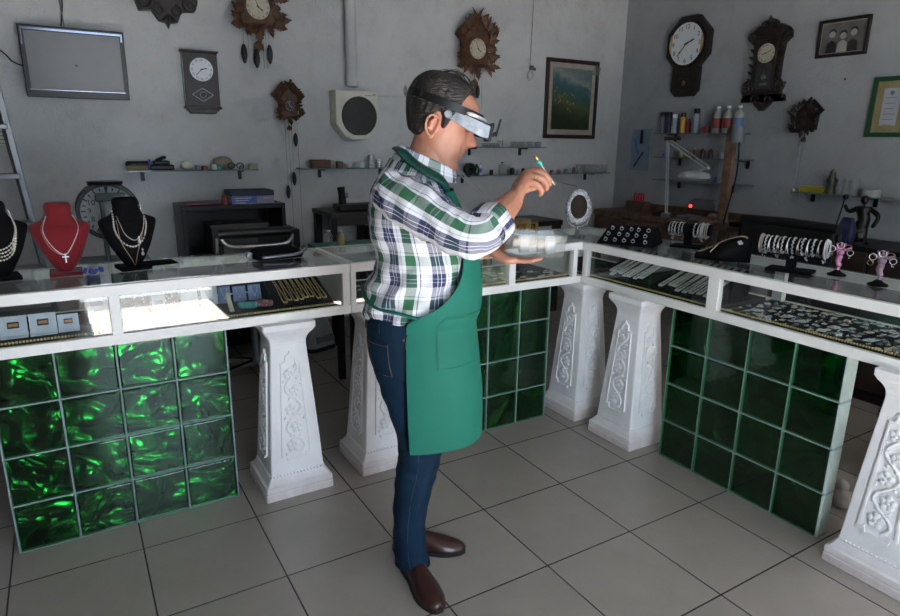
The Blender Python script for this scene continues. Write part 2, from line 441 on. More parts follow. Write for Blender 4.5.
place(p0, (2.357, -1.487, 0), None, 'white carved pedestal at the lower right edge of the photo')
# ---------------------------------------------------------------- glass block panels
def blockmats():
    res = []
    for nm, dark, bright, thr in (('lit_tone', (.0015, .014, .006), (.075, .36, .12), .5), ('shaded_tone', (.0008, .009, .003), (.014, .13, .020), .5)):  # same glass twice; the second copy has shade put into its colours
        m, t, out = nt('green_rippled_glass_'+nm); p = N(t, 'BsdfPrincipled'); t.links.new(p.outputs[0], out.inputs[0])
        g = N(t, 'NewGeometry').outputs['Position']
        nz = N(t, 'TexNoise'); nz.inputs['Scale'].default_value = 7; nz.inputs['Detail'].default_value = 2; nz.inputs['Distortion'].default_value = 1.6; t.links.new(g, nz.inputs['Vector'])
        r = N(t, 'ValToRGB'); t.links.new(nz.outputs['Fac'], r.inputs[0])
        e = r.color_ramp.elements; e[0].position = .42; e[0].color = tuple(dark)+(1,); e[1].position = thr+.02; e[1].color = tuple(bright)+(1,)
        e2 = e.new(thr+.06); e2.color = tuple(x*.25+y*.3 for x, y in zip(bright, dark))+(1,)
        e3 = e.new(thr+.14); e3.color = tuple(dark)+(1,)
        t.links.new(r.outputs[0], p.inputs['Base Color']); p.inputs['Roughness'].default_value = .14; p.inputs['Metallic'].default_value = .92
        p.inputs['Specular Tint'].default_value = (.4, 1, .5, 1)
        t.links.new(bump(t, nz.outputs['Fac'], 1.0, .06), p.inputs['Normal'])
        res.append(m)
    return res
BL, B_SHADED = blockmats()
BPANE = glassmat('block_pane', (.58, .86, .66), .95, .03, 0)
MORT = pm('mortar', (.22, .30, .30), .6, bs=.3)
PALEG = pm('block_edge_glass', (.50, .60, .56), .2, var=.1)
def block_panel(label, loc, rz, inner, cols=4, edge=False, pw=.2, ph=.1935):
    t = thing('glass_block_panel', label, 'glass block panel', loc, rz)
    g = .0045; W = cols*pw; H = 4*ph
    mo = MB()
    for i in range(cols+1): mo.box(i*pw-g*.7, i*pw+g*.7, .006, .074, 0, H)
    for j in range(5): mo.box(0, W, .007, .073, max(j*ph-g*.7, 0), min(j*ph+g*.7, H))
    obj('mortar_grid', mo, MORT, t)
    for i in range(cols):
        for j in range(4):
            x0, x1, z0, z1 = i*pw+g, (i+1)*pw-g, j*ph+g, (j+1)*ph-g
            b = obj('glass_block', MB().box(x0, x1, .016, .064, z0, z1), inner, t, bevel=.004)
            pn = obj('block_face', MB().box(x0+.001, x1-.001, .0, .010, z0+.001, z1-.001), BPANE, b, bevel=.004)
            if edge and i == cols-1:
                obj('block_edge', MB().box(x1-.001, x1+.008, .002, .078, z0, z1), PALEG, b, bevel=.003)
    return t
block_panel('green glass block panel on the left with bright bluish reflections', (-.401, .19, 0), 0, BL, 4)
block_panel('shaded green glass block panel behind the apron of the man', (1.305, .19, 0), 0, B_SHADED, 4)
block_panel('shaded green glass block panel on the right with a pale end edge', (2.31, -.455, 0), -pi/2, B_SHADED, 4, True)
# ---------------------------------------------------------------- the man at the counter
PO = Vector((.834, -.60, 0)); PRZ = atan2(-.49, .87)
man = thing('person', 'man in plaid shirt, green apron and head magnifier working at the counter', 'person', PO, PRZ)
def skinmat():
    m, t, out = nt('skin'); p = N(t, 'BsdfPrincipled'); t.links.new(p.outputs[0], out.inputs[0])
    co = N(t, 'TexCoord').outputs['Object']
    def blob(c, r0, r1, sc=(1, 1, 1)):
        mp = N(t, 'Mapping'); t.links.new(co, mp.inputs[0]); mp.vector_type = 'POINT'
        mp.inputs['Location'].default_value = tuple(-a*b for a, b in zip(c, sc)); mp.inputs['Scale'].default_value = sc
        ln = N(t, 'VectorMath', operation='LENGTH'); t.links.new(mp.outputs[0], ln.inputs[0])
        mr = N(t, 'MapRange'); mr.inputs[1].default_value = r1; mr.inputs[2].default_value = r0; t.links.new(ln.outputs['Value'], mr.inputs[0]); return mr.outputs[0]
    c = mixc(t, noisef(t, 30, 4), (.42, .195, .125), (.31, .125, .075))
    c = mixc(t, mth(t, 'MULTIPLY', blob((.205, 0, 1.505), .01, .035), .35), c, (.55, .16, .11))
    c = mixc(t, mth(t, 'MULTIPLY', blob((.155, 0, 1.455), .02, .05), .25), c, (.22, .15, .12))
    c = mixc(t, mth(t, 'MULTIPLY', blob((.172, 0, 1.4655), .008, .014, (1, .5, 1)), .75), c, (.34, .085, .07))
    c = mixc(t, mth(t, 'MULTIPLY', blob((.09, -.09, 1.555), .01, .03), .35), c, (.5, .13, .09))
    t.links.new(c, p.inputs['Base Color']); p.inputs['Roughness'].default_value = .48
    p.inputs['Subsurface Weight'].default_value = .08; p.inputs['Subsurface Radius'].default_value = (.01, .004, .002); p.inputs['Subsurface Scale'].default_value = .5
    t.links.new(bump(t, mth(t, 'ADD', noisef(t, 400, 3), noisef(t, 90, 3)), .25, .0015), p.inputs['Normal']); return m
SKIN = skinmat()
# head surface in head space: x forward, y left, z up
HT = [(-.125, .050, .018, .012), (-.118, .080, .000, .030), (-.108, .091, -.012, .043), (-.095, .094, -.022, .050), (-.080, .088, -.032, .056), (-.066, .092, -.045, .060), (-.05, .093, -.058, .064),
      (-.03, .090, -.072, .067), (0, .089, -.086, .070), (.02, .088, -.094, .073), (.035, .096, -.098, .075), (.055, .099, -.100, .077), (.075, .094, -.096, .075),
      (.092, .082, -.086, .068), (.106, .064, -.070, .056), (.116, .040, -.048, .038), (.122, .012, -.018, .014)]
def g(v, s): return math.exp(-(v/s)**2)
def headpt(th, z, off=0.0):
    xf, xb, wd = interp(HT, z); cx = (xf+xb)/2; a = (xf-xb)/2
    c, s = cos(th), sin(th); e = .86 if c > 0 else .95
    x = cx+a*math.copysign(abs(c)**e, c); y = wd*math.copysign(abs(s)**.92, s)
    if c > 0:
        # nose
        nz = interp([(-.05, 0), (-.04, .004), (-.032, .016), (-.022, .031), (-.014, .033), (0, .024), (.015, .013), (.03, .004), (.045, 0)], z)[0]
        nw = interp([(-.05, .016), (-.03, .0155), (-.02, .013), (0, .009), (.03, .010)], z)[0]
        x += nz*g(y, nw)
        x -= .012*g(abs(y)-.033, .015)*g(z-.018, .013)          # eye socket
        x += .0075*g(abs(y)-.033, .0105)*g(z-.016, .008)         # lid over the eyeball
        x += .004*g(abs(y)-.030, .018)*g(z-.036, .007)           # brow ridge
        x += .005*g(abs(y)-.045, .016)*g(z+.018, .016)           # cheekbone
        x -= .004*g(abs(y)-.030, .006)*g(z+.040, .016)           # fold beside the mouth
        x += .0065*g(y, .020)*g(z+.0485, .0055)                  # upper lip
        x += .0060*g(y, .017)*g(z+.0640, .0058)                  # lower lip
        x -= .0045*g(y, .026)*g(z+.0565, .0030)                  # mouth line
        x -= .004*g(y, .025)*g(z+.0755, .006)
        x += .004*g(y, .018)*g(z+.097, .012)
    y -= math.copysign(.006*g(x-.045, .02)*g(z+.045, .025), s)   # cheek hollow
    if off:
        n = Vector((c*1.0, s*1.0, max(0, (z-.02)/.10)**1.5*1.2)).normalized(); x += n.x*off; y += n.y*off; z += n.z*off
    return Vector((x, y, z))
HM = Matrix.Translation((.092, 0, 1.567)) @ Matrix.Rotation(radians(20), 4, 'Y') @ Matrix.Scale(1.06, 4)
def headzs(n):
    zs = []
    for i in range(n+1):
        u = i/n; zs.append(-.125+.247*u)
    return zs
bodyskin = MB(); bodyskin.m = HM
bodyskin.loft([[headpt(2*pi*k/120, z) for k in range(120)] for z in headzs(110)])
# ears
for sgn in (-1, 1):
    ctr = Vector((-.010, sgn*.073, -.010)); loop = []
    prof = [(-.012, -.030), (.002, -.033), (.008, -.024), (.011, -.008), (.014, .010), (.010, .024), (-.004, .031), (-.020, .026), (-.027, .010), (-.024, -.008), (-.017, -.022)]
    prof = [((x*-1-.008)*.86, z*.86) for x, z in prof]
    pts = [ctr+Vector((-x*1.0-.010, sgn*(.006+.30*max(0, x+.012)), z)) for x, z in prof]
    bodyskin.tube(smoothpath(pts+[pts[0]], 5), .0042, 8)
    bodyskin.tube([ctr+Vector((-.012, sgn*.006, -.012)), ctr+Vector((-.014, sgn*.008, .008)), ctr+Vector((-.006, sgn*.008, .018))], .0045, 8)
    # bowl of the ear
    bodyskin.ball(ctr+Vector((-.008, 0, 0)), .017, 16, (.95, .38, 1.3))
    bodyskin.ball(ctr+Vector((-.002, sgn*.002, -.028)), .0085, 12, (1, .6, 1.1))
    bodyskin.ball(ctr+Vector((.010, sgn*.003, -.008)), .0055, 10, (.8, .7, 1.5))
bodyskin.m = Matrix.Identity(4)
def ell(c, a, b, n=28, tilt=0.0, yaw=0):
    c = Vector(c); return [c+Vector((a*cos(2*pi*k/n), b*sin(2*pi*k/n), a*cos(2*pi*k/n)*tilt)) for k in range(n)]
bodyskin.loft([ell((.035, 0, 1.37), .075, .085, tilt=-.3), ell((.048, 0, 1.42), .068, .068, tilt=-.35), ell((.060, 0, 1.46), .062, .062, tilt=-.35), ell((.072, 0, 1.50), .062, .060, tilt=-.3), ell((.085, 0, 1.545), .058, .056, tilt=-.2)])
# trunk inside the clothes
bodyskin.loft([ell((.0, 0, 1.40), .06, .10), ell((.01, 0, 1.36), .09, .15), ell((.02, 0, 1.28), .11, .155), ell((.05, 0, 1.15), .135, .15), ell((.045, 0, 1.0), .15, .15), ell((.02, 0, .90), .13, .15), ell((.02, 0, .80), .11, .14)])
def limb(pts, rs, n=16, k=5):
    P = smoothpath(pts, k); R = []
    for i in range(len(rs)-1):
        for j in range(k): R.append(rs[i]+(rs[i+1]-rs[i])*j/k)
    R.append(rs[-1]); bodyskin.tube(P, R, n)
for (hip, kn, an) in (((.02, -.08, .86), (.038, -.062, .48), (.0, -.045, .09)), ((.02, .085, .86), (.032, .092, .48), (-.005, .105, .09))):
    limb([hip, kn, an], [.07, .045, .028])
# near (right) arm
SH, EL, WR = Vector((-.01, -.165, 1.36)), Vector((.195, -.285, 1.262)), Vector((.318, -.09, 1.350))
limb([SH, (SH+EL)/2, EL], [.045, .042, .038])
limb([EL, EL.lerp(WR, .3), EL.lerp(WR, .7), WR], [.042, .047, .040, .0315])
def chain(pts, rs, k=4, n=12):
    limb(pts, rs, n, k)
K = {'i': [(.370, .004, 1.424), (.404, .010, 1.432), (.428, .008, 1.416), (.440, .004, 1.398)],
     'm': [(.372, -.018, 1.425), (.407, -.022, 1.428), (.431, -.018, 1.408), (.438, -.010, 1.388)],
     'r': [(.368, -.038, 1.416), (.403, -.045, 1.413), (.424, -.040, 1.392), (.424, -.027, 1.374)],
     'p': [(.361, -.056, 1.401), (.390, -.063, 1.394), (.407, -.056, 1.374), (.403, -.043, 1.360)]}
for q, r in (('i', .0108), ('m', .0110), ('r', .0105), ('p', .0094)):
    p = K[q]; chain(p, [r*1.15, r*1.05, r*.95, r*.78])
    b = WR+Vector((.004, {'i': .012, 'm': .004, 'r': -.006, 'p': -.014}[q], .006))
    chain([b, b.lerp(Vector(p[0]), .55)+Vector((-.004, -.003, .004)), p[0]], [.0225, .0205, .0145])
chain([WR+Vector((.006, .012, -.004)), (.350, .000, 1.372), (.380, .020, 1.378), (.410, .020, 1.385), (.436, .012, 1.389)], [.022, .019, .0145, .0115, .0095])
# far (left) arm, palm up under the box
SL, LE, LW = Vector((0, .165, 1.36)), Vector((.10, .235, 1.13)), Vector((.262, .055, 1.172))
limb([SL, (SL+LE)/2, LE], [.045, .042, .038]); limb([LE, LE.lerp(LW, .3), LE.lerp(LW, .7), LW], [.040, .040, .031, .0245])
for (y0, y1, L, r) in ((.012, .004, .405, .0080), (.034, .030, .432, .0090), (.056, .058, .440, .0095), (.078, .086, .428, .0092)):
    kx = .345; b = LW+Vector((.012, (y0-.045)*.5, -.004))
    chain([b, (kx-.03, y0, 1.147), (kx, y0, 1.146)], [.018, .0155, .0120])
    chain([(kx, y0, 1.146), (kx+(L-kx)*.4, (y0+y1)/2, 1.1425), (kx+(L-kx)*.75, y1, 1.1445), (L, y1, 1.149)], [r*1.15, r, r*.95, r*.8])
chain([LW+Vector((.01, .025, 0)), (.30, .115, 1.16), (.325, .138, 1.18), (.340, .146, 1.205)], [.018, .014, .0105, .0085])
body = obj('body', bodyskin, SKIN, man, smooth='all')
rm = body.modifiers.new('r', 'REMESH'); rm.mode = 'VOXEL'; rm.voxel_size = .0028; rm.use_smooth_shade = True
sm = body.modifiers.new('s', 'SMOOTH'); sm.factor = .5; sm.iterations = 3
# fingernails
NAIL = pm('nail', (.62, .36, .28), .25)
nb = MB()
for q in 'imrp':
    a, b = Vector(K[q][-2]), Vector(K[q][-1]); d = (b-a).normalized(); nb.ball(b+Vector((.0045, -.0035, .003)), .0048, 8, (.8, .8, 1))
obj('fingernails', nb, NAIL, man, smooth='all')
ringb = MB(); a, b = Vector(K['r'][0]), Vector(K['r'][1]); c = a.lerp(b, .62); u, v = frame(b-a)
ringb.tube([c+(u*cos(t)+v*sin(t))*.0122 for t in [2*pi*k/24 for k in range(25)]], .0018, 6)
obj('finger_ring', ringb, GOLD, man, smooth='all')['label'] = 'gold ring on the right hand'
c = LE.lerp(LW, .93); u, v = frame(LW-LE)
bb = MB(); bb.tube([c+(u*cos(t)+v*sin(t)*.95)*.031 for t in [2*pi*k/32 for k in range(33)]], .002, 6)
obj('bracelet', bb, GOLD, man, smooth='all')['label'] = 'thin gold bracelet'
# hair
def hairmat():
    m, t, out = nt('dark_hair'); p = N(t, 'BsdfPrincipled'); t.links.new(p.outputs[0], out.inputs[0])
    co = N(t, 'TexCoord').outputs['Object']; mp = N(t, 'Mapping'); t.links.new(co, mp.inputs[0]); mp.inputs['Rotation'].default_value = (0, radians(-25), 0); mp.inputs['Scale'].default_value = (14, 90, 70)
    n = noisef(t, 3.0, 4, mp.outputs[0]); t.links.new(mixc(t, n, (.003, .0022, .002), (.022, .015, .012)), p.inputs['Base Color'])
    p.inputs['Roughness'].default_value = .38; t.links.new(bump(t, n, 1.0, .006), p.inputs['Normal']); return m
HAIR = hairmat()
def hairmask(x, z):
    zmin = interp([(-.12, -.055), (-.06, -.050), (-.035, -.035), (-.025, .020), (-.005, .030), (.004, .0), (.018, -.004), (.028, .030), (.038, .066), (.047, .094), (.058, .112), (.075, .125), (.11, .13)], x)[0]
    return max(0, min(1, (z-zmin)/.012+.5))
hb = MB(); hb.m = HM; rows = []; nh = 128
for i in range(100):
    z = -.075+i*(.197/99); row = []
    for k in range(nh):
        th = 2*pi*k/nh; p = headpt(th, min(z, .1219)); mk = hairmask(p.x, p.z)
        thick = .009+.006*g(p.x+.07, .05)+.009*max(0, p.z-.07)/.05
        nn = noise.noise(Vector((p.x*25+th*1.0, th*9, p.z*14)))*.0035+noise.noise(Vector((th*30, p.z*9, p.x*9)))*.0015
        row.append(headpt(th, min(z, .1219), -.006+mk*(thick+.006+nn)))
    rows.append(row)
hb.loft(rows)
random.seed(3)
for i in range(230):          # combed back strands, a few standing up at the crown
    y0 = random.uniform(-.06, .06); pts = []; lift = random.uniform(.010, .020)+(random.random() < .18)*random.uniform(.004, .015)
    xs0 = random.uniform(.02, .085)-abs(y0)*.5; xe = xs0-random.uniform(.06, .12)
    for k in range(8):
        x = xs0+(xe-xs0)*k/7; zz = sqrt(max(.0001, 1-((x-0.0)/.104)**2-(y0/.080)**2))*.125
        pts.append(Vector((x, y0*(1+.05*k/7), max(zz, .03)+lift*(0.35+.65*sin(pi*min(1, .15+k/9)))+(.006*k/7 if lift > .021 else 0))))
    hb.tube(pts, [.0011-.0001*k for k in range(8)], 4)
obj('hair', hb, HAIR, man, smooth='all')
eb = MB(); eb.m = HM
for s in (-1, 1):
    for k in range(9):
        y = s*(.016+.0045*k); p = headpt(atan2(y, .085), .040-.0005*k)
        eb.tube([p+Vector((.0005, 0, -.003)), p+Vector((.0025, s*.004, .002)), p+Vector((.0005, s*.008, .004))], [.0014, .0018, .0006], 5)
obj('eyebrows', eb, HAIR, man, smooth='all')
ey = MB(); ey.m = HM
for s in (-1, 1):
    pts = [headpt(atan2(s*y, .088), .010-.0015*sin((y-.02)/.026*pi))+Vector((.0012, 0, 0)) for y in (.021, .026, .031, .036, .041, .046)]
    ey.tube(pts, [.0006, .0012, .0014, .0014, .0012, .0006], 6)
obj('eyelashes', ey, HAIR, man, smooth='all')
# ---- plaid shirt
def plaid(name, pu=.125, pv=.125, ou=0, ov=0, wa=.30, wb=.18):
    m, t, out = nt(name); p = N(t, 'BsdfPrincipled'); t.links.new(p.outputs[0], out.inputs[0])
    uv = N(t, 'UVMap'); s = N(t, 'SeparateXYZ'); t.links.new(uv.outputs[0], s.inputs[0])
    def ramp(o, per, off):
        r = N(t, 'ValToRGB'); t.links.new(mth(t, 'FRACT', mth(t, 'ADD', mth(t, 'DIVIDE', o, per), 50+off)), r.inputs[0]); r.color_ramp.interpolation = 'CONSTANT'
        Wt, G_, Nv, Lt = (.74, .74, .78, 1), (.018, .10, .045, 1), (.020, .028, .085, 1), (.80, .80, .84, 1)
        st = [(0, Wt), (.17, Nv), (.28, Lt), (.292, Nv), (.36, Lt), (.372, Nv), (.48, Wt), (.55, (.35, .36, .40, 1)), (.565, Wt), (.66, G_), (.88, Wt), (.94, Nv), (.955, Wt)]
        e = r.color_ramp.elements; e[0].position = 0; e[0].color = st[0][1]; e[1].position = st[1][0]; e[1].color = st[1][1]
        for q, c in st[2:]: x = e.new(q); x.color = c
        return r.outputs[0]
    a, b = ramp(s.outputs[0], pu, ou), ramp(s.outputs[1], pv, ov)
    # twill weave: warp and weft alternate
    k = mth(t, 'FRACT', mth(t, 'MULTIPLY', mth(t, 'ADD', s.outputs[0], s.outputs[1]), 400)); wv = mth(t, 'ADD', mth(t, 'MULTIPLY', mth(t, 'GREATER_THAN', k, .5), wa), wb)
    t.links.new(mixc(t, wv, a, b), p.inputs['Base Color'])
    p.inputs['Roughness'].default_value = .85; t.links.new(bump(t, mth(t, 'ADD', noisef(t, 16, 4), mth(t, 'MULTIPLY', noisef(t, 45, 3), .4)), .5, .006), p.inputs['Normal']); return m
PL = plaid('plaid_cotton', .145, .150); PLS = plaid('plaid_cotton_sleeve', .125, .17, .35, .1, .42, .0)
TOR = [(.955, -.135, .200, .165), (.975, -.143, .207, .172), (1.0, -.145, .214, .178), (1.06, -.136, .217, .178), (1.10, -.118, .214, .174), (1.16, -.115, .204, .174), (1.22, -.119, .184, .178), (1.28, -.124, .162, .182),
       (1.33, -.126, .140, .182), (1.365, -.120, .122, .172), (1.392, -.108, .108, .146), (1.41, -.094, .098, .115), (1.428, -.075, .098, .085), (1.445, -.060, .10, .072)]
def torpt(k, n, z, off=0.0, wr=1.0):
    b, f, h = interp(TOR, z); th = 2*pi*k/n; cx = (b+f)/2; a = (f-b)/2
    c, s = cos(th), sin(th)
    x = cx+a*math.copysign(abs(c)**.9, c); y = h*math.copysign(abs(s)**.9, s)
    w_ = 0
    if wr:
        q = Vector((x*5, y*5, z*5)); w_ = noise.noise(Vector((q.x*1.2, q.y*1.2, q.z*2.6-q.x*2.5)))*.014*wr
        w_ += noise.noise(Vector((q.x*3, q.y*3, q.z*6+q.x*5)))*.009*wr
        fade = max(0, min(1, (1.40-z)/.12)); w_ *= fade
        # folds hanging from the armpit and bunching over the waist
        w_ += .006*sin((z-x*.9)*70)*max(0, min(1, (1.22-z)/.15))*max(0, min(1, (z-.95)/.05))*(.4+.6*max(0, -c))*fade
    return Vector((x+c*(off+w_), y+s*(off+w_), z))
sh = MB(); zs = [.955+i*(1.445-.955)/84 for i in range(85)]; n = 96
sh.loft([[torpt(k, n, z)+Vector((0, 0, (-.35*(cos(2*pi*k/n)+.0)*.06 if z > 1.40 else 0)*(z-1.40)/.045)) for k in range(n)] for z in zs], cap=False, uvs=(1.16, [z*1.12 for z in zs]))
shirt = obj('shirt', sh, PL, man, smooth='all')
def sleeve(path, radii, name, seed):
    P = smoothpath(path, 10); R = []
    for i in range(len(radii)-1):
        for j in range(10): R.append(radii[i]+(radii[i+1]-radii[i])*j/10)
    R.append(radii[-1]); mb = MB(); rings = []; L = [0]; prev = None; n = 56
    for i, p in enumerate(P):
        if i: L.append(L[-1]+(P[i]-P[i-1]).length)
        d = (P[min(i+1, len(P)-1)]-P[max(i-1, 0)]).normalized()
        if prev is None: a, b = frame(d, Vector((0, 1, 0)))
        else: a = (prev-d*prev.dot(d)).normalized(); b = a.cross(d)
        prev = a; ring = []
        for k in range(n):
            t = 2*pi*k/n; q = a*cos(t)+b*sin(t); c = p+q*R[i]
            w_ = noise.noise(Vector((q.x*1.3+seed, q.y*1.3, q.z*1.3+L[-1]*22)))*.011+noise.noise(Vector((q.x*3+seed, q.y*3, q.z*3+L[-1]*45)))*.006
            ring.append(c+q*w_)
        rings.append(ring)
    mb.loft(rings, cap=False, uvs=(.375, L)); return obj(name, mb, PLS, shirt, smooth='all')
sleeve([(-.055, -.105, 1.375), (-.015, -.150, 1.352), (.06, -.205, 1.315), (.145, -.255, 1.272), (.198, -.272, 1.262), (.238, -.225, 1.290)], [.062, .072, .068, .061, .058, .055], 'sleeve', 1)
sleeve([(-.035, .105, 1.375), (-.005, .155, 1.345), (.035, .195, 1.27), (.09, .225, 1.17), (.13, .205, 1.145)], [.060, .070, .062, .056, .052], 'sleeve', 9)
for (A, B, r) in ((Vector((.222, -.248, 1.277)), Vector((.250, -.206, 1.299)), .0585), (Vector((.118, .213, 1.147)), Vector((.155, .178, 1.150)), .054)):
    cu = MB(); u, v = frame(B-A); rings = []
    for t_, rr in ((0, r), (.0, r+.004), (.5, r+.006), (1, r+.004), (1.03, r), (1, r-.006), (.3, r-.008)):
        c = A.lerp(B, t_); rings.append([c+(u*cos(2*pi*k/40)+v*sin(2*pi*k/40))*(rr+.003*sin(5*2*pi*k/40+r*900)) for k in range(40)])
    cu.loft(rings, cap=False, uvs=(.35, [0, .005, .03, .055, .06, .065, .09])); obj('rolled_cuff', cu, PLS, shirt, smooth='all')
# collar: band slants from the nape down to the throat
co = MB(); rings = []
def colring(r, back, front, zb_, zf_, wy):
    out = []
    for k in range(48):
        t = 2*pi*k/48; u = (1+cos(t))/2; out.append(Vector((back+(front-back)*u, wy*sin(t)*(1.0), zb_+(zf_-zb_)*u)))
    return out
rings = [colring(0, -.072, .150, 1.437, 1.392, .088), colring(0, -.056, .150, 1.462, 1.398, .079), colring(0, -.034, .146, 1.500, 1.428, .070), colring(0, -.028, .142, 1.507, 1.436, .068), colring(0, -.022, .138, 1.500, 1.432, .064), colring(0, -.030, .135, 1.47, 1.41, .062)]
co.loft(rings, cap=False, uvs=(.42, [0, .03, .07, .08, .09, .12])); obj('collar', co, plaid('plaid_collar', .125, .15, .1, .62), shirt, smooth='all')
obj('button', MB().lathe([(0, -.0012), (.0055, -.001), (.0055, .001), (0, .0015)], 14, (.118, -.046, 1.437), 'y'), PAPER, shirt)
# undershirt strip
un = MB(); un.loft([[torpt(k, 64, z, -.004, .0)+Vector((0, 0, -.045*(1 if True else 0))) for k in range(64)] for z in (.970, .985, 1.0)], cap=False); obj('undershirt', un, PAPER, man, smooth='all')
# ---- jeans
def denim():
    m, t, out = nt('denim'); p = N(t, 'BsdfPrincipled'); t.links.new(p.outputs[0], out.inputs[0])
    co = N(t, 'TexCoord').outputs['Object']; mp = N(t, 'Mapping'); t.links.new(co, mp.inputs[0]); mp.inputs['Scale'].default_value = (1, 1, .35)
    a = mixc(t, noisef(t, 9, 5, mp.outputs[0]), (.0012, .0065, .017), (.004, .021, .047)); t.links.new(mixc(t, mth(t, 'MULTIPLY', noisef(t, 500, 2), .15), a, (.02, .05, .09)), p.inputs['Base Color'])
    p.inputs['Specular IOR Level'].default_value = .15; p.inputs['Roughness'].default_value = .8; t.links.new(bump(t, mth(t, 'ADD', noisef(t, 22, 4), mth(t, 'MULTIPLY', noisef(t, 400, 2), .15)), .5, .006), p.inputs['Normal']); return m
DEN = denim(); je = MB()
HIP = [(.76, -.100, .150, .150), (.80, -.120, .158, .165), (.86, -.137, .165, .172), (.92, -.142, .168, .172), (.965, -.137, .168, .168), (.985, -.135, .166, .166)]
def hippt(th, z, off=0):
    b, f, h = interp(HIP, z); c, s = cos(th), sin(th); cx = (b+f)/2; a = (f-b)/2
    return Vector((cx+(a+off)*math.copysign(abs(c)**.9, c), (h+off)*math.copysign(abs(s)**.85, s), z))
je.loft([[hippt(2*pi*k/60, .76+i*.225/16) for k in range(60)] for i in range(17)])
LEG = [(.012, -.050, .072, .052), (.05, -.054, .070, .053), (.10, -.058, .060, .056), (.22, -.060, .056, .060), (.34, -.056, .074, .068), (.416, -.048, .093, .074), (.49, -.039, .108, .080), (.567, -.043, .114, .086), (.66, -.072, .125, .092), (.73, -.094, .132, .088), (.80, -.115, .14, .082)]
for sgn, ys in ((-1, [(0, -.045), (.3, -.055), (.6, -.070), (.8, -.080)]), (1, [(0, .105), (.3, .100), (.6, .088), (.8, .080)])):
    rings = []
    for i in range(90):
        z = (.048 if sgn < 0 else .055)+i*(.80-.04)/89; b, f, h = interp(LEG, z); cy = interp(ys, z)[0]
        if sgn > 0: b += .0; f -= .01; 
        ring = []
        for k in range(48):
            t = 2*pi*k/48; c, s = cos(t), sin(t)
            w_ = noise.noise(Vector((c*1.2+sgn*5, s*1.2, z*16)))*.006+.0035*sin(z*95+c*2.5+s)*(g(z-.05, .06)+.7*g(z-.45, .07)+.5*g(z-.75, .05))
            ring.append(Vector(((b+f)/2+((f-b)/2+w_)*c, cy+(h+w_)*s, z)))
        rings.append(ring)
    je.loft(rings)
jeans = obj('jeans', je, DEN, man, smooth='all')
rm = jeans.modifiers.new('r', 'REMESH'); rm.mode = 'VOXEL'; rm.voxel_size = .005; rm.use_smooth_shade = True
sm = jeans.modifiers.new('s', 'SMOOTH'); sm.factor = .6; sm.iterations = 4
def patchon(fn, u0, u1, v0, v1, n=10, th=.0025):
    a = [[fn(u0+(u1-u0)*i/n, v0+(v1-v0)*j/n, 0.0015) for i in range(n+1)] for j in range(n+1)]
    b = [[fn(u0+(u1-u0)*i/n, v0+(v1-v0)*j/n, th+.0015) for i in range(n+1)] for j in range(n+1)]
    mb = MB(); vs = [p for r in b for p in r]+[p for r in a for p in r]; m = n+1; o = m*m; fs = []
    for j in range(n):
        for i in range(n): fs += [(j*m+i, j*m+i+1, (j+1)*m+i+1, (j+1)*m+i), (o+j*m+i, o+(j+1)*m+i, o+(j+1)*m+i+1, o+j*m+i+1)]
    for i in range(n):
        fs += [(i, o+i, o+i+1, i+1), (n*m+i, n*m+i+1, o+n*m+i+1, o+n*m+i), (i*m, (i+1)*m, o+(i+1)*m, o+i*m), (i*m+n, o+i*m+n, o+(i+1)*m+n, (i+1)*m+n)]
    return mb.add(vs, fs)
SEAM = pm('seam_thread', (.16, .11, .06), .8)
obj('waistband', patchon(lambda u, v, o: hippt(u, v, o), pi*.5, pi*1.6, .945, .982, 24), DEN, jeans, smooth=True)
obj('back_pocket', patchon(lambda u, v, o: hippt(u, v, o), pi*1.12, pi*1.36, .80, .915, 10), DEN, jeans, smooth=True)
obj('leather_patch', patchon(lambda u, v, o: hippt(u, v, o+.003), pi*1.03, pi*1.12, .948, .980, 5, .0015), pm('patch_leather', (.05, .02, .018), .6), jeans)
for a in (1.10, 1.27, 1.47): obj('belt_loop', patchon(lambda u, v, o: hippt(u, v, o+.004), pi*a, pi*(a+.02), .940, .985, 3), DEN, jeans)
st = MB()
for u in (1.125, 1.355): st.tube([hippt(pi*u, z, .0045) for z in (.805, .83, .86, .89, .91)], .0007, 5)
st.tube([hippt(pi*u, .803, .0045) for u in (1.125, 1.18, 1.24, 1.30, 1.355)], .0007, 5); st.tube([hippt(pi*u, .905, .0045) for u in (1.125, 1.18, 1.24, 1.30, 1.355)], .0007, 5)
st.tube([hippt(pi*u, z, .0025) for u, z in ((1.46, .935), (1.47, .90), (1.50, .875), (1.55, .86))], .0008, 5)
st.ball(hippt(pi*1.455, .930, .004), .0035, 8); st.ball(hippt(pi*1.54, .862, .004), .0035, 8)
obj('pocket_stitching', st, SEAM, jeans)
sd = MB(); sd.tube([(interp(LEG, z)[0]*.5+interp(LEG, z)[1]*.5-.004, interp([(0, -.045), (.3, -.055), (.6, -.070), (.8, -.080)], z)[0]-interp(LEG, z)[2]-.0008, z) for z in [.06+i*.03 for i in range(23)]], .0013, 5)
obj('side_seam', sd, pm('faded_denim', (.01, .035, .08), .8), jeans)
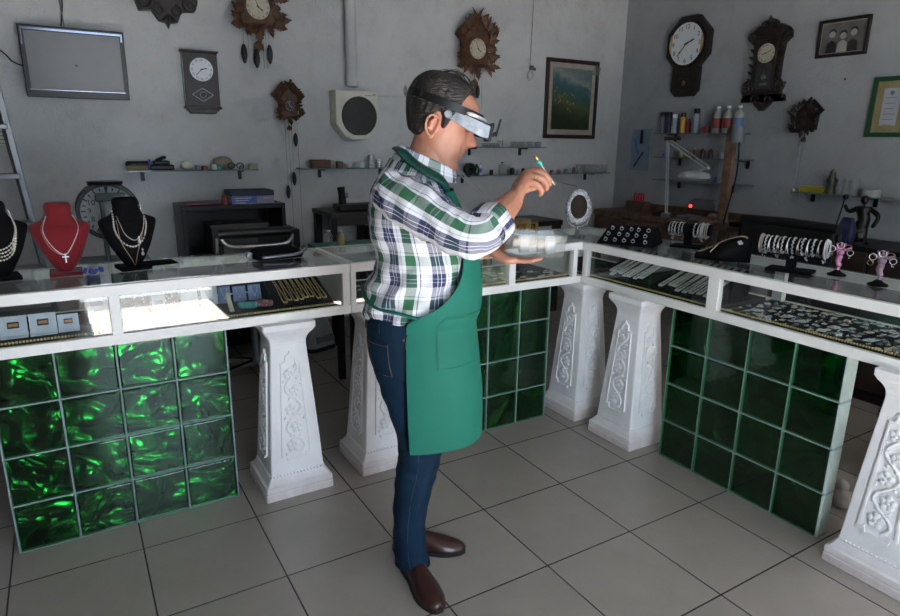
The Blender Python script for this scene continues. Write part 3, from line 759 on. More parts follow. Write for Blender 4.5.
# ---- apron
TEAL = pm('green_cotton', (.0, .115, .078), .8, var=.06, vs=6, bs=.35, bscale=28)
TEALD = pm('green_cotton_side', (.0, .05, .035), .5, var=.06, vs=6, bs=.3)
def apt(u, z, off=0.0):
    """u: 0 near edge .. 1 far edge"""
    if z > .955:
        b, f, h = interp(TOR, z); f += .017; h += .012
    else:
        f = interp([(.50, .242), (.56, .241), (.66, .240), (.75, .236), (.85, .228), (.955, .217)], z)[0]; b = interp([(.5, -.14), (.9, -.14), (.955, -.135)], z)[0]; h = interp([(.5, .176), (.7, .190), (.85, .190), (.955, .177)], z)[0]
    cx = (b+f)/2; a = (f-b)/2
    xn = interp([(.50, .012), (.60, .006), (.80, .0), (.96, .0), (.985, .005), (1.01, .045), (1.04, .095), (1.09, .140), (1.14, .160), (1.20, .160), (1.28, .140), (1.37, .108)], z)[0]
    t0 = math.acos(max(-1, min(1, (xn-cx)/a))); th = -t0+2*t0*u; c, s = cos(th), sin(th)
    w_ = .005*sin(u*11+z*5)*max(0, min(1, (.95-z)/.3))+noise.noise(Vector((u*5, z*6, 3)))*.005
    x = cx+(a+off+w_)*math.copysign(abs(c)**.95, c); y = (h+off+w_)*math.copysign(abs(s)**.9, s)
    return Vector((x, y, z))
ztop, zbot = 1.372, .575
def apron_bottom(u, v): 
    z = zbot-.028*(1-u)*(1 if True else 0)+(ztop-zbot+.028*(1-u))*v
    return z
apron = obj('apron', patchon(lambda u, v, o: apt(u, apron_bottom(u, v), o), 0, 1, 0, 1, 70, .0022), TEAL, man, smooth=True)
obj('apron_pocket', patchon(lambda u, v, o: apt(u, v, o+.002), .13, .40, .835, 1.005, 14, .0025), TEAL, apron, smooth=True)
ps = MB()
for pts in ([(.14, .842+.155*i/8) for i in range(9)], [(.14+.25*i/8, .997) for i in range(9)], [(.14+.25*i/8, .843) for i in range(9)]):
    ps.tube([apt(u, z, .0068) for u, z in pts], .0009, 5)
obj('pocket_stitching', ps, DGREEN, apron)
ti = MB(); tp = []
for i in range(14):
    u = i/13; z = 1.000+.050*u+.004*sin(u*9); th = -pi*.5-u*pi*.5; b, f, h = interp(TOR, z)
    tp.append(Vector(((b+f)/2+((f-b)/2+.008)*cos(th)-.0, (h+.010)*sin(th)*.99, z)))
ti.tube(tp, .012, 10, sq=.35); ti.ball(tp[-1], .014, 8)
obj('apron_tie', ti, TEAL, apron, smooth='all')
sp = MB(); pts = []
for y in (-1, 1):
    P = smoothpath([(-.034, 0, 1.494), (-.020, y*.052, 1.486), (.012, y*.084, 1.457), (.060, y*.098, 1.428), (.100, y*.085, 1.404), (.120, y*.060, 1.372)], 6)
    sp.tube(P, .020, 10, sq=.35)
obj('neck_strap', sp, TEALD, apron, smooth='all')
# ---- shoes
LEA = pm('brown_leather', (.045, .014, .010), .3, var=.25, vs=30, bs=.15, bscale=250, coat=.3); SOLE = pm('dark_sole', (.012, .010, .009), .6)
def shoe(ank, ang):
    e = bpy.data.objects.new('shoe', None); COL.objects.link(e); e.parent = man; e.location = (ank[0], ank[1], 0); e.rotation_euler.z = ang
    prof = [(-.062, .012, .040, .085), (-.055, .030, .062, .080), (-.03, .034, .075, .092), (0, .035, .078, .094), (.04, .037, .072, .086), (.08, .042, .060, .072), (.12, .047, .050, .060), (.155, .044, .040, .050), (.185, .035, .030, .042), (.205, .025, .022, .034), (.214, .012, .016, .026)]
    mb = MB(); rings = []
    for i in range(41):
        x = -.062+i*(.276/40); w, _, tp_ = interp(prof, x); ring = []
        for k in range(28):
            t = 2*pi*k/28; c, s = cos(t), sin(t); z = .010+(tp_-.010)*max(0, s)**.80
            ring.append(Vector((x, w*math.copysign(abs(c)**.8, c)*(1.0 if s < .3 else 1-.22*(s-.3)), z)))
        rings.append(ring)
    mb.loft(rings)
    obj('upper', mb, LEA, e, smooth='all')
    so = MB(); pts = []
    for i in range(40):
        x = -.064+i*(.281/39); pts.append((x, interp(prof, x)[0]*1.03+.0015))
    ol = pts+[(x, -y) for x, y in reversed(pts)]
    so.prism_z(ol, .004, .016); so.prism_z([(x, y) for x, y in ol if x < .02], 0, .005)
    so.prism_z([(x, y) for x, y in ol if x > .06], 0.0, .005)
    obj('sole', so, SOLE, e)
    obj('stitching', MB().tube([(x, interp(prof, x)[0]*.90, .05+.03*g(x-.03, .05)) for x in (-.02, .0, .02, .04, .06)], .0015, 5), SOLE, e)
shoe((.012, -.045), atan2(-.91, .42)); shoe((-.01, .110), atan2(-.10, 1))
# ---- head magnifier
ALU = pm('brushed_aluminium', (.36, .36, .38), .35, .9, var=.3, vs=25)
hs = bpy.data.objects.new('head_magnifier', None); COL.objects.link(hs); hs.parent = man; hs['label'] = 'black and silver magnifier visor worn on the head'
bn = MB(); rings = []
for z0 in (0, 1):
    pass
def hband(th, dz, off): 
    u = (1+cos(th))/2; z = .052+.028*(1-u)*-.0+dz
    return HM @ headpt(th, z, off)
n = 60; inn = [[hband(2*pi*k/n, d, .013) for k in range(n)] for d in (-.009, .009)]; outr = [[hband(2*pi*k/n, d, .0165) for k in range(n)] for d in (-.009, .009)]
bn.loft([inn[0], outr[0], outr[1], inn[1], inn[0]], cap=False); obj('headband', bn, BLK, hs, smooth=True)
obj('buckle', MB().ball(HM @ Vector((-.122, 0, .052)), .012, 10, (.5, 1.6, 1.3)), STEEL, hs, smooth='all')
fp = MB(); pts = [HM @ headpt(radians(a), .050, .020) for a in range(-62, 63, 6)]; fp.tube(pts, [.005]+[.0095]*(len(pts)-2)+[.005], 10, sq=.6); obj('forehead_pad', fp, pm('white_foam', (.75, .74, .70), .8), hs, smooth='all')
# visor box: local to the photo's pivot, reaching forward and down
pv, tr, br = Vector((.122, 0, 1.594)), Vector((.250, 0, 1.562)), Vector((.240, 0, 1.523))
vb = MB(); HWV = .084
for s in (-1, 1):
    y0, y1 = s*HWV, s*(HWV+.003)
    ol = [(.108, 1.585), (.112, 1.604), (.128, 1.610), (.180, 1.588), (.244, 1.561), (.236, 1.527), (.214, 1.531), (.170, 1.553), (.128, 1.578)]
    mb = MB().prism(ol, min(y0, y1), max(y0, y1)); o = obj('side_plate', mb, ALU if s < 0 else BLK, hs, bevel=.001)
    obj('pivot_disc', MB().lathe([(0, .0), (.0125, .001), (.0125, .006), (.010, .008), (0, .008)], 20, (.117, s*.0895+(.004 if s < 0 else -.004), 1.594), 'y'), ALU, hs, smooth=True)
obj('visor_hood', MB().loft([[Vector((.178, y, 1.591)), Vector((.246, y, 1.565)), Vector((.2455, y, 1.561)), Vector((.178, y, 1.587))] for y in (-HWV, HWV)]), BLK, hs)
fr = MB()
for s in (-1, 1): fr.bar((.249, s*.086, 1.566), (.240, s*.086, 1.522), .010, .012, Vector((0, 1, 0)))
fr.bar((.249, -.086, 1.566), (.249, .086, 1.566), .009).bar((.240, -.086, 1.522), (.240, .086, 1.522), .009); obj('lens_frame', fr, BLK, hs, bevel=.001)
obj('lens', MB().bar((.2482, 0, 1.562), (.2408, 0, 1.526), .003, .168, Vector((0, 1, 0))), CLEARP, hs)
lo = MB(); lo.tube([(.247, -.080, 1.535), (.258, -.083, 1.545)], .0035, 8); lo.ball((.250, -.081, 1.537), .006, 8)
lo.bar((.259, -.080, 1.532), (.272, -.080, 1.582), .030, .004, Vector((1, 0, 0))); obj('loupe', lo, BLK, hs, bevel=.0005)
# ---------------------------------------------------------------- clear box and hand tool (held)
MP = Matrix.Translation(PO) @ Matrix.Rotation(PRZ, 4, 'Z')
def rrect(x0, x1, y0, y1, r, z, n=6):
    out = []
    for cx, cy, a0 in ((x1-r, y1-r, 0), (x0+r, y1-r, pi/2), (x0+r, y0+r, pi), (x1-r, y0+r, 3*pi/2)):
        for k in range(n+1): a = a0+pi/2*k/n; out.append(Vector((cx+r*cos(a), cy+r*sin(a), z)))
    return out
bx = thing('plastic_box', 'clear plastic box resting on the open left hand of the man', 'box', MP @ Vector((.405, .05, 1.157)), PRZ+radians(2)); bx.rotation_euler.y = radians(1.5)
mb = MB(); a, b = .102, .062
mb.loft([rrect(-a*.86, a*.86, -b*.86, b*.86, .018, .0), rrect(-a*.92, a*.92, -b*.92, b*.92, .02, .006), rrect(-a, a, -b, b, .022, .070), rrect(-a-.007, a+.007, -b-.007, b+.007, .026, .071), rrect(-a-.007, a+.007, -b-.007, b+.007, .026, .075),
         rrect(-a+.001, a-.001, -b+.001, b-.001, .022, .075), rrect(-a*.90, a*.90, -b*.90, b*.90, .02, .009), rrect(-a*.84, a*.84, -b*.84, b*.84, .018, .003)], cap=True)
obj('tub', mb, glassmat('frosted_plastic', (.90, .91, .91), .55, .08, .10), bx, smooth=True)
for i, (x, y, c) in enumerate(((-.03, .0, 'w'), (.03, .01, 'd'), (.055, -.015, 'w'))):
    m_ = pm('bag_%s' % c, (.28, .29, .30) if c == 'w' else (.12, .10, .08), .3)
    single('parts_bag', MB().loft([rrect(-.016, .016, -.012, .012, .005, 0), rrect(-.017, .017, -.012, .012, .006, .03), rrect(-.015, .015, -.003, .003, .002, .056)]), m_,
           ('small white bag standing in the middle of the clear box', 'small brown bag standing in the clear box', 'small white bag at the right end of the clear box')[i], 'bag', MP @ Vector((.405+x, .05+y, 1.1665)), PRZ, 'bags in the clear plastic box', smooth=True)
tl = thing('jeweller_tool', 'thin hand tool with gold and teal grip held in the fingers of the man', 'tool', MP @ Vector((.430, .006, 1.421)), PRZ)
d = (Vector((.462, 0, 1.385))-Vector((.388, -.012, 1.479))).normalized(); o0 = Vector((.430, -.004, 1.421))
def tp_(x): return (Vector((.388, -.012, 1.479))-o0)+d*x
obj('shaft', MB().tube([tp_(.03), tp_(.10), tp_(.118)], [.003, .0035, .001], 10), pm('bone_handle', (.65, .55, .42), .4), tl, smooth=True)
gt = MB(); gt.tube([tp_(0), tp_(.004), tp_(.010), tp_(.014), tp_(.022)], [.002, .0055, .0045, .006, .0035], 10); obj('gold_top', gt, GOLD, tl, smooth='all')
obj('teal_grip', MB().tube([tp_(.022), tp_(.026), tp_(.036), tp_(.040)], [.004, .0065, .0065, .004], 10), TEALM, tl, smooth='all')
obj('rod', MB().tube([tp_(.10)+Vector((0, .0, 0)), Vector((.532, .004, 1.384))-o0], .0012, 6), DWOOD, tl)
# ---------------------------------------------------------------- things on the back wall
def bwt(px, py, off=0.0):
    p = on_y(px, py, BY-off); return p.x, p.z
def rwt(px, py, off=0.0):
    p = on_x(px, py, RX-off); return p.y, p.z
BACK, RIGHT = 0, -pi/2
def wallpos(side, px, py, off=0.0):
    if side == BACK:
        x, z = bwt(px, py, off); return Vector((x, BY, z))
    y, z = rwt(px, py, off); return Vector((RX, y, z))
DIAL = pm('dial_white', (.72, .74, .76), .4, var=.03); DIALD = pm('dial_aged', (.50, .46, .36), .5)
INK = pm('ink_black', (.008, .008, .008), .5); INKW = pm('numeral_white', (.75, .73, .68), .5)
ROM = ['XII', 'I', 'II', 'III', 'IIII', 'V', 'VI', 'VII', 'VIII', 'IX', 'X', 'XI']
def dial(parent, c, r, y, mat, ink, arabic=False, hands=(2.25, 7.6), rot=True, hm=None):
    """clock face facing local -y at depth y"""
    d = obj('dial', MB().lathe([(0, -y), (r, -y), (r, -y+.004), (0, -y+.004)], 40, (c[0], 0, c[1]), 'y'), mat, parent)
    nb = MB()
    for k in range(12):
        a = 2*pi*k/12; u = Vector((sin(a), 0, cos(a))); v = Vector((cos(a), 0, -sin(a)))
        o = Vector((c[0], y-.005, c[1]))+u*r*.80
        if arabic: nb.text(str(12 if k == 0 else k), r*.30, o, Vector((1, 0, 0)), Vector((0, 0, 1)), .0005)
        else: nb.text(ROM[k], r*.24, o, v, u, .0005)
    obj('numerals', nb, ink, d)
    hb_ = MB()
    for hh, ln, wd in ((hands[0], .50, .05), (hands[1], .74, .035)):
        a = 2*pi*hh/12; u = Vector((sin(a), 0, cos(a)))
        o = Vector((c[0], y-.008, c[1])); hb_.bar(o-u*r*.12, o+u*r*ln, r*wd*1.4, .001, Vector((0, 1, 0)))
        hb_.ball(o+u*r*ln*.7, r*.055, 8, (1, .2, 1))
    hb_.ball((c[0], y-.009, c[1]), r*.07, 8, (1, .4, 1)); obj('hands', hb_, hm or ink, d)
    return d
def leaf(mb, c, a, L, W, y, tilt=.0, lobes=True):
    """carved leaf lying near plane y, pointing along angle a in x,z"""
    u = Vector((cos(a), 0, sin(a))); v = Vector((-sin(a), 0, cos(a))); n = Vector((0, -1, 0)); c = Vector((c[0], y, c[1]))
    prof = [(0, .10), (.12, .42), (.24, .70), (.34, .50), (.45, .95), (.57, .55), (.68, .66), (.80, .34), (1.0, .03)] if lobes else [(0, .1), (.2, .6), (.45, 1), (.7, .7), (1, .04)]
    top = []; vs = []; fs = []
    for t_, w_ in prof:
        p = c+u*L*t_+n*(.006+tilt*L*t_); vs += [p-v*W*w_*.5, p+n*.006, p+v*W*w_*.5, p-n*.006]
    for i in range(len(prof)-1):
        a_, b_ = i*4, (i+1)*4
        fs += [(a_, a_+1, b_+1, b_), (a_+1, a_+2, b_+2, b_+1), (a_+2, a_+3, b_+3, b_+2), (a_+3, a_, b_, b_+3)]
    fs += [(0, 3, 2, 1), (b_, b_+1, b_+2, b_+3)]
    mb.add(vs, fs)
def scroll(mb, c, r, y, turns=1.3, sgn=1, a0=0, th=.01):
    pts = []; n = 26
    for i in range(n):
        t_ = i/(n-1); a = a0+sgn*2*pi*turns*t_; rr = r*(1-.82*t_); pts.append((c[0]+rr*cos(a), y, c[1]+rr*sin(a)))
    mb.tube(pts, [th*(1-.4*i/n) for i in range(n)], 7)
# television on its bracket
P = wallpos(BACK, 76, 64, .10); P.y -= .11
tvw, tvh = .50, .345
tv = thing('television', 'flat television with a dark grey screen hung high on the back wall', 'television', P, 0)
tv.rotation_euler = (radians(6), 0, 0)
a0 = on_y(20, 24, BY-.1); a1 = on_y(128, 36, BY-.12); a2 = on_y(30, 97, BY-.1); a3 = on_y(131, 103, BY-.12)
tw = (a1.x-a0.x+a3.x-a2.x)/4; thh = (a0.z-a2.z+a1.z-a3.z)/4
obj('casing', MB().loft([[Vector((x*tw, y, z*thh)) for x, z in ((-1, -1), (1, -1), (1, 1), (-1, 1))] for y in (-.02, .02)]+[[Vector((x*tw*.8, .045, z*thh*.8)) for x, z in ((-1, -1), (1, -1), (1, 1), (-1, 1))]]), pm('glossy_black', (.004, .004, .005), .3, spec=.25), tv, bevel=.004)
obj('screen', MB().box(-tw*.90, tw*.90, -.0235, -.021, -thh*.76, thh*.84), pm('screen_grey', (.075, .072, .072), .32, var=.05), tv)
tr_ = MB().box(-tw*.94, tw*.94, -.025, -.021, thh*.87, thh*.93).box(-tw*.92, tw*.92, -.025, -.021, -thh*.79, -thh*.77).box(-tw*.96, -tw*.935, -.025, -.021, thh*.45, thh*.93).box(tw*.925, tw*.96, -.025, -.021, thh*.7, thh*.93)
obj('trim', tr_, pm('bezel_gloss', (.10, .11, .14), .15, .8), tv)
obj('logo', MB().lathe([(0, 0), (.007, 0), (.007, .002), (0, .002)], 16, (0, -.0245, -thh*.05), 'y'), BLK, tv)
br = MB(); br.bar((-.05, .03, 0), (-.05, .09, .0), .03).bar((.05, .03, 0), (.05, .09, 0), .03).box(-.10, .10, .085, .10, -.10, .10); obj('wall_bracket', br, STEEL, tv)
for (x1, x2, lab) in ((58, 64, 'left'), (61, 61, 'middle')):
    p, q = on_y(x1, 0, BY-.02), on_y(x2, 26, BY-.02); p = p+(p-q)*.6; p.y = q.y = BY-.02
    single('cable', MB().tube([p, (p+q)/2+Vector((.006, .0, 0)), q], .004, 6), BLK if lab == 'middle' else STEEL, 'thin grey cable running up the wall above the television' if lab == 'left' else 'black cable hanging down behind the television top', 'cable')
p, q = on_y(0, 50, BY-.02), on_y(24, 66, BY-.02)
single('cable', MB().tube(smoothpath([p+Vector((-.2, 0, .15)), p, (p+q)/2+Vector((0, 0, -.02)), q], 5), .004, 6), BLK, 'black cable sagging to the left side of the television', 'cable', smooth=True)
# carved bracket clock at the top edge
def wallthing(name, label, cat, side, px, py, off=0.0, group=None):
    return thing(name, label, cat, wallpos(side, px, py, off), side, group)
t = wallthing('carved_clock', 'dark carved clock cut off by the top edge, above the small box clock', 'clock', BACK, 165, 0, .05)
x0 = bwt(135, 5, .05)[0]-t.location.x; x1 = bwt(198, 8, .05)[0]-t.location.x; zz = bwt(165, 28, .05)[1]-t.location.z; W = (x1-x0)/2; c0 = (x0+x1)/2
mb = MB().prism([(c0-W, .0), (c0-W*.95, .34), (c0+W*.95, .34), (c0+W, 0), (c0+W*.9, zz*.30), (c0+W*.45, zz*.35), (c0+W*.30, zz*.75), (c0+.012, zz*.80), (c0, zz), (c0-.012, zz*.80), (c0-W*.30, zz*.75), (c0-W*.5, zz*.40), (c0-W*.9, zz*.45)], -.06, 0)
obj('case', mb, DWOOD, t, bevel=.004)
cv = MB()
for s in (-1, 1):
    scroll(cv, (c0+s*W*.74, zz*.12), W*.26, -.065, 1.3, s, pi/2, .010); scroll(cv, (c0+s*W*.25, zz*.35), W*.20, -.065, 1.3, -s, pi/2, .009)
    for k in range(5): leaf(cv, (c0+s*W*(.2+.15*k), .02+.012*k), pi/2+s*(-.5), .07, .035, -.062)
    leaf(cv, (c0+s*.01, zz*.55), -pi/2+s*.7, .05, .025, -.062)
leaf(cv, (c0, zz*.50), -pi/2, .055, .03, -.065); obj('carving', cv, DWOOD, t, smooth=True)
obj('glass_door', MB().box(c0-W*.6, c0+W*.6, -.066, -.061, .08, .32), pm('dark_glass', (.01, .01, .012), .08), t)
# box clock
t = wallthing('box_clock', 'dark wooden box clock with white dial and diamond panel, right of television', 'clock', BACK, 201, 84, .05)
def bl(px, py): 
    x, z = bwt(px, py, .06); return x-t.location.x, z-t.location.z
L_, R_ = bl(184, 80)[0], bl(218, 80)[0]; T_, B_ = bl(200, 53)[1], bl(200, 108)[1]
cx = (L_+R_)/2; hw = (R_-L_)/2
obj('case', MB().box(L_, R_, -.08, 0, B_, T_), DWOOD, t, bevel=.004)
cr = MB().prism([(L_-.012, T_+.014), (L_-.004, T_), (R_+.004, T_), (R_+.012, T_+.014)], -.098, 0)
obj('cornice', cr, DWOOD, t, bevel=.003); cr = MB()
cr.prism([(L_, B_), (L_+.01, B_-.02), (L_+.02, B_-.02), (L_+.028, B_-.036), (R_-.028, B_-.036), (R_-.02, B_-.02), (R_-.01, B_-.02), (R_, B_)], -.07, 0)
obj('base_moulding', cr, DWOOD, t, bevel=.003)
obj('base_ledge', MB().box(L_-.008, R_+.008, -.09, 0, B_-.006, B_+.012), DWOOD, t, bevel=.003)
obj('side_glass', MB().box(L_-.003, L_+.001, -.068, -.012, B_+.03, T_-.03), pm('pale_glass', (.35, .38, .40), .1), t)
dial(t, (cx+.003, bl(203, 70)[1]), hw*.68, -.082, DIAL, INK, hands=(2.5, 7.5))
dm = MB(); cz = bl(203, 95)[1]; q = hw*.62
for a, b in (((-q, 0), (0, q*.62)), ((0, q*.62), (q, 0)), ((q, 0), (0, -q*.62)), ((0, -q*.62), (-q, 0))): dm.bar((cx+a[0], -.083, cz+a[1]), (cx+b[0], -.083, cz+b[1]), .0035)
dm.tube([(cx+.019*cos(2*pi*k/24), -.085, cz+.019*sin(2*pi*k/24)) for k in range(25)], .0018, 5); obj('diamond_moulding', dm, STEEL, t)
# cuckoo clocks
def cuckoo(label, side, px, py, W, H, wood, off=.05, weights=(), dialr=.33, bird=True, dense=1.0, chains=None, ink=INKW, dmat=None, seed=1, tail=True):
    random.seed(seed); t = wallthing('cuckoo_clock', label, 'cuckoo clock', side, px, py, off)
    hw, hh = W/2, H/2
    house = [(-hw*.55, -hh*.72), (hw*.55, -hh*.72), (hw*.62, hh*.30), (0, hh*.86), (-hw*.62, hh*.30)]
    obj('case', MB().prism(house, -.085, 0), wood, t, bevel=.003)
    rf = MB(); rf.bar((-hw*.80, -.055, hh*.18), (0, -.055, hh*.92), .11, .014, Vector((0, 1, 0))).bar((hw*.80, -.055, hh*.18), (0, -.055, hh*.92), .11, .014, Vector((0, 1, 0)))
    obj('roof', rf, wood, t, bevel=.002)
    lv = MB()
    n = int(13*dense)
    for s in (-1, 1):
        for k in range(n):
            u = k/(n-1); x = s*hw*(.60+.12*sin(u*9)); z = -hh*.75+u*hh*1.2
            leaf(lv, (x*.86, z), (0 if s > 0 else pi)+s*random.uniform(-.3, .9), hw*random.uniform(.38, .55), hw*random.uniform(.26, .36), -.088, random.uniform(0, .5))
        for k in range(int(8*dense)):
            u = k/(8*dense); x = s*hw*.72*(1-u); z = hh*.28+u*hh*.60
            leaf(lv, (x, z), pi/2-s*random.uniform(.2, 1.1), hw*random.uniform(.36, .52), hw*.30, -.10, random.uniform(0, .4))
    for k in range(int(8*dense)):
        a = -pi/2+random.uniform(-1.1, 1.1); leaf(lv, (hw*(-.5+k/8.0), -hh*.66), a, hw*random.uniform(.35, .5), hw*.28, -.088, random.uniform(0, .4))
    leaf(lv, (0, -hh*.75), -pi/2, hw*.55, hw*.4, -.09, .2)
    obj('carved_leaves', lv, wood, t, smooth=True)
    if bird:
        bd = MB(); bz = hh*.98
        bd.tube([(-hw*.30, -.07, bz-.02), (-hw*.12, -.07, bz), (hw*.10, -.07, bz+.012), (hw*.20, -.07, bz+.03)], [.004, .014, .016, .006], 8); bd.ball((hw*.20, -.07, bz+.036), .010, 8)
        leaf(bd, (0, bz+.005), 2.4, hw*.42, .022, -.075, .2); leaf(bd, (0, bz+.005), .9, hw*.42, .022, -.075, .2); obj('carved_bird', bd, wood, t, smooth=True)
    dr = hw*dialr; dz = -hh*.12
    obj('bezel', MB().ringprism([(dr*1.25*cos(2*pi*k/32), dz+dr*1.25*sin(2*pi*k/32)) for k in range(32)], [(dr*1.0*cos(2*pi*k/32), dz+dr*1.0*sin(2*pi*k/32)) for k in range(32)], -.100, -.084), wood, t)
    dial(t, (0, dz), dr*1.05, -.092, dmat or DWOOD, ink, hands=(4.2, 11.3), hm=ink)
    obj('bird_door', MB().box(-hw*.14, hw*.14, -.092, -.084, hh*.26, hh*.52), pm('door_wood_%d' % seed, (.05, .03, .02), .5), t, bevel=.002)
    if tail:
        pe = MB(); pe.bar((0, -.05, -hh*.75), (0, -.05, -hh*1.28), .004); leaf(pe, (0, -hh*1.18), -pi/2-.5, hw*.36, hw*.26, -.05); leaf(pe, (0, -hh*1.18), -pi/2+.5, hw*.36, hw*.26, -.05); leaf(pe, (0, -hh*1.15), -pi/2, hw*.40, hw*.28, -.054)
        obj('pendulum', pe, wood, t, smooth=True)
    for (x, zc, zw, L) in weights:
        ch = MB(); ch.tube([(x, -.045, -hh*.72), (x, -.045, zw+L*.5)], .0016, 5); c_ = obj('chain', ch, STEEL, t)
        wm = MB().lathe([(0, -L/2), (L*.06, -L*.48), (L*.15, -L*.2), (L*.17, 0), (L*.14, L*.25), (L*.07, L*.45), (0, L/2)], 12, (x, -.045, zw)); obj('weight', wm, pm('cast_iron', (.012, .012, .012), .5, bs=.5, bscale=150) if 'cast_iron' not in bpy.data.materials else bpy.data.materials['cast_iron'], t, smooth=True)
    for x, z1 in (chains or ()):
        obj('chain', MB().tube([(x, -.045, -hh*.72), (x+.003, -.045, z1)], .0022, 5), STEEL, t)
    return t
def sz(side, x0, y0, x1, y1, off=.05):
    if side == BACK:
        a, b = bwt(x0, (y0+y1)/2, off), bwt(x1, (y0+y1)/2, off); c, d = bwt((x0+x1)/2, y0, off), bwt((x0+x1)/2, y1, off)
    else:
        a, b = rwt(x0, (y0+y1)/2, off), rwt(x1, (y0+y1)/2, off); c, d = rwt((x0+x1)/2, y0, off), rwt((x0+x1)/2, y1, off)
    return abs(b[0]-a[0]), abs(c[1]-d[1])
W, H = sz(BACK, 228, -28, 284, 36)
c_ = cuckoo('large brown cuckoo clock with three dark weights, cut by the top edge', BACK, 256, 4, W, H, BWOOD, weights=((-W*.26, 0, -H*.80, .13), (-W*.04, 0, -H*.86, .13), (W*.20, 0, -H*.78, .13)), dialr=.42, seed=4, dmat=DIALD, ink=INK, chains=((-W*.18, -H*1.03), (W*.08, -H*1.03), (W*.14, -H*1.02)))
W, H = sz(BACK, 274, 84, 302, 121)
cuckoo('small brown leafy cuckoo clock with long chains between the extractor and box clock', BACK, 288, 104, W, H, BWOOD, weights=((-W*.14, 0, bwt(288, 192, .05)[1]-bwt(288, 104, .05)[1], .10), (W*.22, 0, -H*.98, .10), (W*.10, 0, bwt(288, 179, .05)[1]-bwt(288, 104, .05)[1], .10)), dialr=.34, seed=6,
       chains=((-W*.02, -1.0), (W*.30, -1.05)))
W, H = sz(BACK, 456, 16, 496, 74)
cuckoo('brown leafy cuckoo clock with ringed dial above the head of the man', BACK, 475, 46, W, H, BWOOD, dialr=.40, seed=9, dmat=DIALD, ink=INK, dense=1.3, weights=((W*.10, 0, -H*.80, .11),), chains=((-W*.1, -H*1.15), (W*.2, -H*1.1)))
W, H = sz(RIGHT, 794, 103, 822, 134)
cuckoo('small dark cuckoo clock on the right wall below the carved pendulum clock', RIGHT, 807, 119, W, H, DWOOD, dialr=.30, seed=11, dmat=DWOOD, ink=CWOOD, chains=((-W*.12, -.62), (W*.05, -.64)))
# extractor fan and duct
xa, za = bwt(334, 114, .09); xb, _ = bwt(376, 114, .09); ztp = bwt(355, 91, .09)[1]; zbt = bwt(355, 140, .09)[1]
t = thing('extractor_fan', 'cream wall extractor fan with round dark grille under a pipe', 'fan', ((xa+xb)/2, BY, (ztp+zbt)/2))
hw, hh = (xb-xa)/2, (ztp-zbt)/2
ol = [(-hw, hh), (-hw, -hh*.35), (-hw*.6, -hh*.85), (-hw*.35, -hh), (hw*.5, -hh), (hw*.8, -hh*.75), (hw, -hh*.25), (hw, hh)]
obj('housing', MB().prism(ol, -.13, 0), CREAM, t, bevel=.008)
gr = MB().lathe([(0, -.002), (hw*.80, -.002), (hw*.84, .006), (hw*.80, .012), (0, .012)], 36, (hw*.08, -.132, -.005), 'y'); g_ = obj('grille', gr, pm('grille_grey', (.035, .035, .032), .5), t, smooth=True)
rb = MB()
for k in range(7):
    r = hw*(.1+.105*k); rb.tube([(hw*.08+r*cos(2*pi*j/28), -.147, -.005+r*sin(2*pi*j/28)) for j in range(29)], .0022, 5)
obj('grille_rings', rb, pm('grille_dark', (.02, .02, .018), .5), g_)
obj('bottom_lip', MB().prism([(-hw*.5, -hh*.80), (hw*.55, -hh*.80), (hw*.45, -hh*.97), (-hw*.35, -hh*.97)], -.146, -.13), CREAM, t, bevel=.003)
tx = MB()
for k, x in enumerate((.42, .50, .58, .68, .78, .86)): torus_ = [(hw*x+.005*cos(2*pi*j/10), -.131, hh*(.82+.04*(k > 3))+.004*sin(2*pi*j/10)) for j in range(9 if k % 2 else 11)]; tx.tube(torus_, .0013, 5)
obj('lettering', tx, INK, t)
px0 = on_y(352, 86, BY-.06); px1 = on_y(351, 0, BY-.06)
t2 = thing('duct_pipe', 'thick pale pipe running down the back wall to the extractor fan', 'pipe', (px0.x, BY, px0.z))
obj('pipe', MB().cyl((0, -.06, -.004), (0, -.06, CZ-px0.z), .042, n=24), MW, t2, smooth=True)
obj('sleeve', MB().cyl((0, -.06, -.002), (0, -.06, .05), .046, n=24), MW, t2, smooth=True)
obj('pipe_clip', MB().box(.02, .05, -.06, 0, -.005, .01), STEEL, t2)
p, q = on_y(376, 96, BY-.012), on_y(460, 99, BY-.012)
single('conduit', MB().tube([p, q], .007, 8), MW, 'thin white conduit running right from the extractor fan', 'conduit', smooth=True)
# hanging cable with lamp socket
p = on_y(531, 68, BY-.03); top = on_y(533, 0, BY-.02)
t = thing('hanging_cable', 'coiled cable with a small metal socket hanging beside the landscape painting', 'cable', p)
up = Vector((top.x-p.x, .0, top.z-p.z)); obj('cord', MB().tube([Vector((0, .015, 0)), up, up*1.8], .004, 6), pm('cord_grey', (.3, .3, .3), .5), t)
lp = MB()
for k in range(2): lp.tube([(.0+(.030+.004*k)*cos(2*pi*j/24)+.0, .006*k, -.058-.01*k+(.036)*sin(2*pi*j/24)) for j in range(25)], .0045, 6)
obj('loop', lp, pm('cord_white', (.5, .5, .48), .5), t, smooth=True)
obj('socket', MB().lathe([(0, -.02), (.018, -.016), (.022, 0), (.016, .018), (0, .022)], 16, (0, -.01, 0)).tube([(.0, -.012, 0), (.035, -.02, -.012)], [.016, .011], 10), pm('dull_metal', (.22, .21, .20), .3, .8), t, smooth=True)
